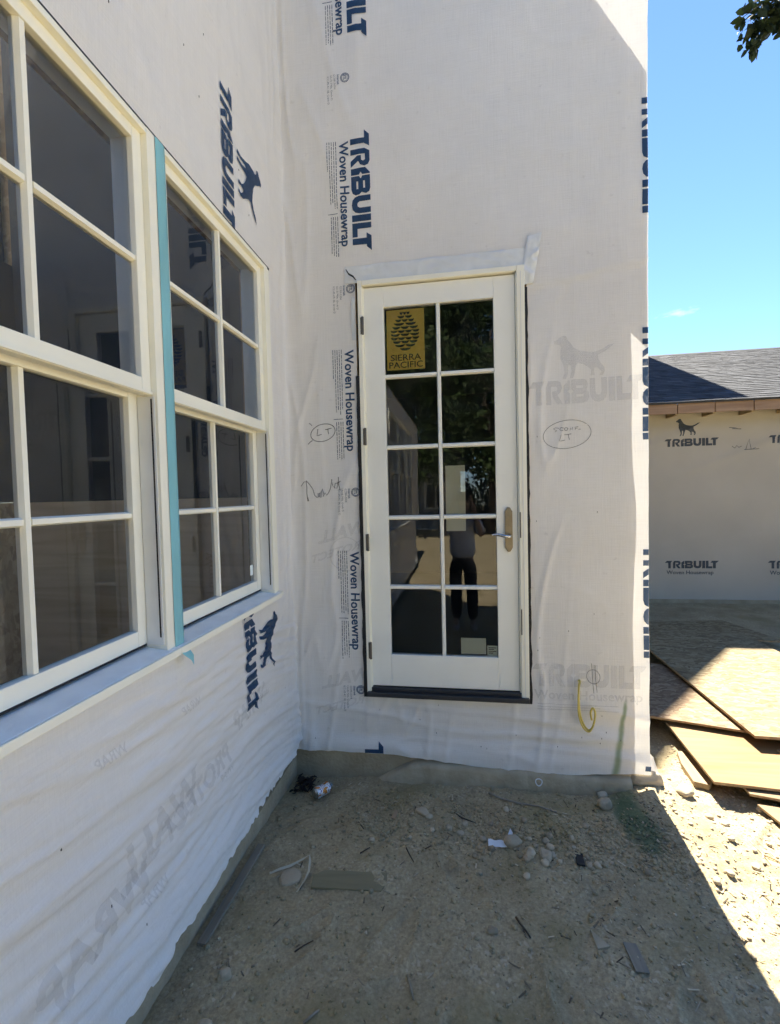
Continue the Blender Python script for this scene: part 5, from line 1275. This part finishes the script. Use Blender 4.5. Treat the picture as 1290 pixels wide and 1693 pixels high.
# ------------------------------------------------------------------ the person taking the picture, mirrored in the door
mat('skin', (0.50, 0.31, 0.22), .5); mat('shirt', (0.82, 0.82, 0.85), .8, bump=.2, bscale=18); mat('trousers', (0.012, 0.012, 0.014), .85, bump=.2, bscale=15)
mat('hair', (0.03, 0.02, 0.014), .6); mat('shoe', (0.45, 0.45, 0.46), .6); mat('phone_case', (0.02, 0.02, 0.022), .3)
def skin(name, verts, edges, radii, m, parent, root=0, sub=2):
    me = bpy.data.meshes.new(name); me.from_pydata(verts, edges, []); o = bpy.data.objects.new(name, me); link(o, parent)
    sk = o.modifiers.new('skin', 'SKIN'); ss = o.modifiers.new('sub', 'SUBSURF'); ss.levels = sub; ss.render_levels = sub
    for i, r in enumerate(radii):
        r = r if isinstance(r, tuple) else (r, r); me.skin_vertices[0].data[i].radius = r
    me.skin_vertices[0].data[root].use_root = True
    me.materials.append(MATS[m]); return o
PX, PYY = 1.10, -3.13
per = tag(empty('person', (PX, PYY, -.05)), 'person in pale shirt and black trousers taking the picture, mirrored in the door', 'person')
G = 0.0
bv = [(0, 0, .98), (0, -.01, 1.20), (0, 0, 1.40), (0, .01, 1.49), (0, .03, 1.56), (0, .04, 1.64), (0, .03, 1.73)]
br = [(.09, .06), (.10, .07), (.13, .08), .055, .06, (.078, .095), (.06, .075)]
be = [(0, 1), (1, 2), (2, 3), (3, 4), (4, 5), (5, 6)]
hands = []
for s in (-1, 1):
    k = len(bv)
    hx = -.018 + s * .085; wr = (hx + s * .035, .255, 1.60)
    bv += [(s * .17, 0, 1.41), (s * .245, .06, 1.20), wr, (hx + s * .012, .305, 1.66)]; br += [.055, .042, .028, (.030, .018)]
    be += [(2, k), (k, k + 1), (k + 1, k + 2), (k + 2, k + 3)]
    for fi, (dz, ln) in enumerate(((.035, .06), (.014, .068), (-.008, .064), (-.028, .05))):
        q = len(bv); b0 = (hx + s * .020, .318, 1.675 + dz)
        bv += [b0, (hx + s * .010, .332, 1.682 + dz), (hx - s * .004, .334, 1.684 + dz)]; br += [.0095, .0085, .0075]; be += [(k + 3, q), (q, q + 1), (q + 1, q + 2)]
    q = len(bv); bv += [(hx + s * .008, .300, 1.635), (hx - s * .012, .306, 1.650), (hx - s * .03, .308, 1.662)]; br += [.012, .0105, .009]; be += [(k + 3, q), (q, q + 1), (q + 1, q + 2)]
    k = len(bv); bv += [(s * .09, 0, .90), (s * .10, .015, .50), (s * .105, -.015, .10), (s * .115, .11, .04)]; br += [.06, .045, .036, (.04, .028)]
    be += [(0, k), (k, k + 1), (k + 1, k + 2), (k + 2, k + 3)]
skin('body', bv, be, br, 'skin', per)
sv = [(0, 0, .90), (0, 0, 1.02), (0, -.01, 1.22), (0, 0, 1.40), (0, .01, 1.47)]; sr = [(.185, .13), (.178, .125), (.168, .12), (.172, .108), (.075, .07)]; se = [(0, 1), (1, 2), (2, 3), (3, 4)]
for s in (-1, 1):
    k = len(sv); sv += [(s * .165, 0, 1.40), (s * .215, .03, 1.285), (s * .24, .055, 1.215)]; sr += [.078, .070, .066]; se += [(3, k), (k, k + 1), (k + 1, k + 2)]
skin('shirt', sv, se, sr, 'shirt', per)
tv = [(0, 0, 1.0), (0, 0, .90)]; tr_ = [(.176, .124), (.178, .125)]; te = [(0, 1)]
for s in (-1, 1):
    k = len(tv); tv += [(s * .09, 0, .86), (s * .10, .012, .50), (s * .106, -.01, .12)]; tr_ += [.105, .08, .068]; te += [(1, k), (k, k + 1), (k + 1, k + 2)]
skin('trousers', tv, te, tr_, 'trousers', per)
skin('hair', [(0, .0, 1.62), (0, .01, 1.70), (0, .03, 1.775), (0, -.06, 1.60), (0, -.07, 1.5)], [(0, 1), (1, 2), (0, 3), (3, 4)], [(.07, .06), (.088, .085), (.05, .06), .045, .03], 'hair', per)
for s in (-1, 1):
    skin('shoe', [(s * .106, -.05, .05), (s * .11, .04, .05), (s * .118, .16, .035)], [(0, 1), (1, 2)], [(.045, .045), (.048, .045), (.042, .032)], 'shoe', per)
fb = MB()
for ex in (-.03, .03):
    v_, f_ = ico(2); fb.add([(ex + p[0] * .013, .132 + p[1] * .008, 1.66 + p[2] * .007) for p in v_], [tuple(q) for q in f_.tolist()])
fb.build('eye', 'white_trim', per, smooth=True)
fb = MB().prism([(-.014, .125, 1.615), (.014, .125, 1.615), (.0, .125, 1.665)], (0, .028, -.004)); fb.build('nose', 'skin', per, bevel=.004)
MB().box((-.024, .127, 1.583), (.024, .136, 1.591)).build('mouth', 'hair', per, bevel=.003)
ph = MB().box((-.075, -.004, -.037), (.075, .004, .037)).build('phone', 'phone_case', bevel=.0035)
ph.location = (1.082, -2.805, 1.645); tag(ph, 'dark phone held up by the person mirrored in the door', 'phone')
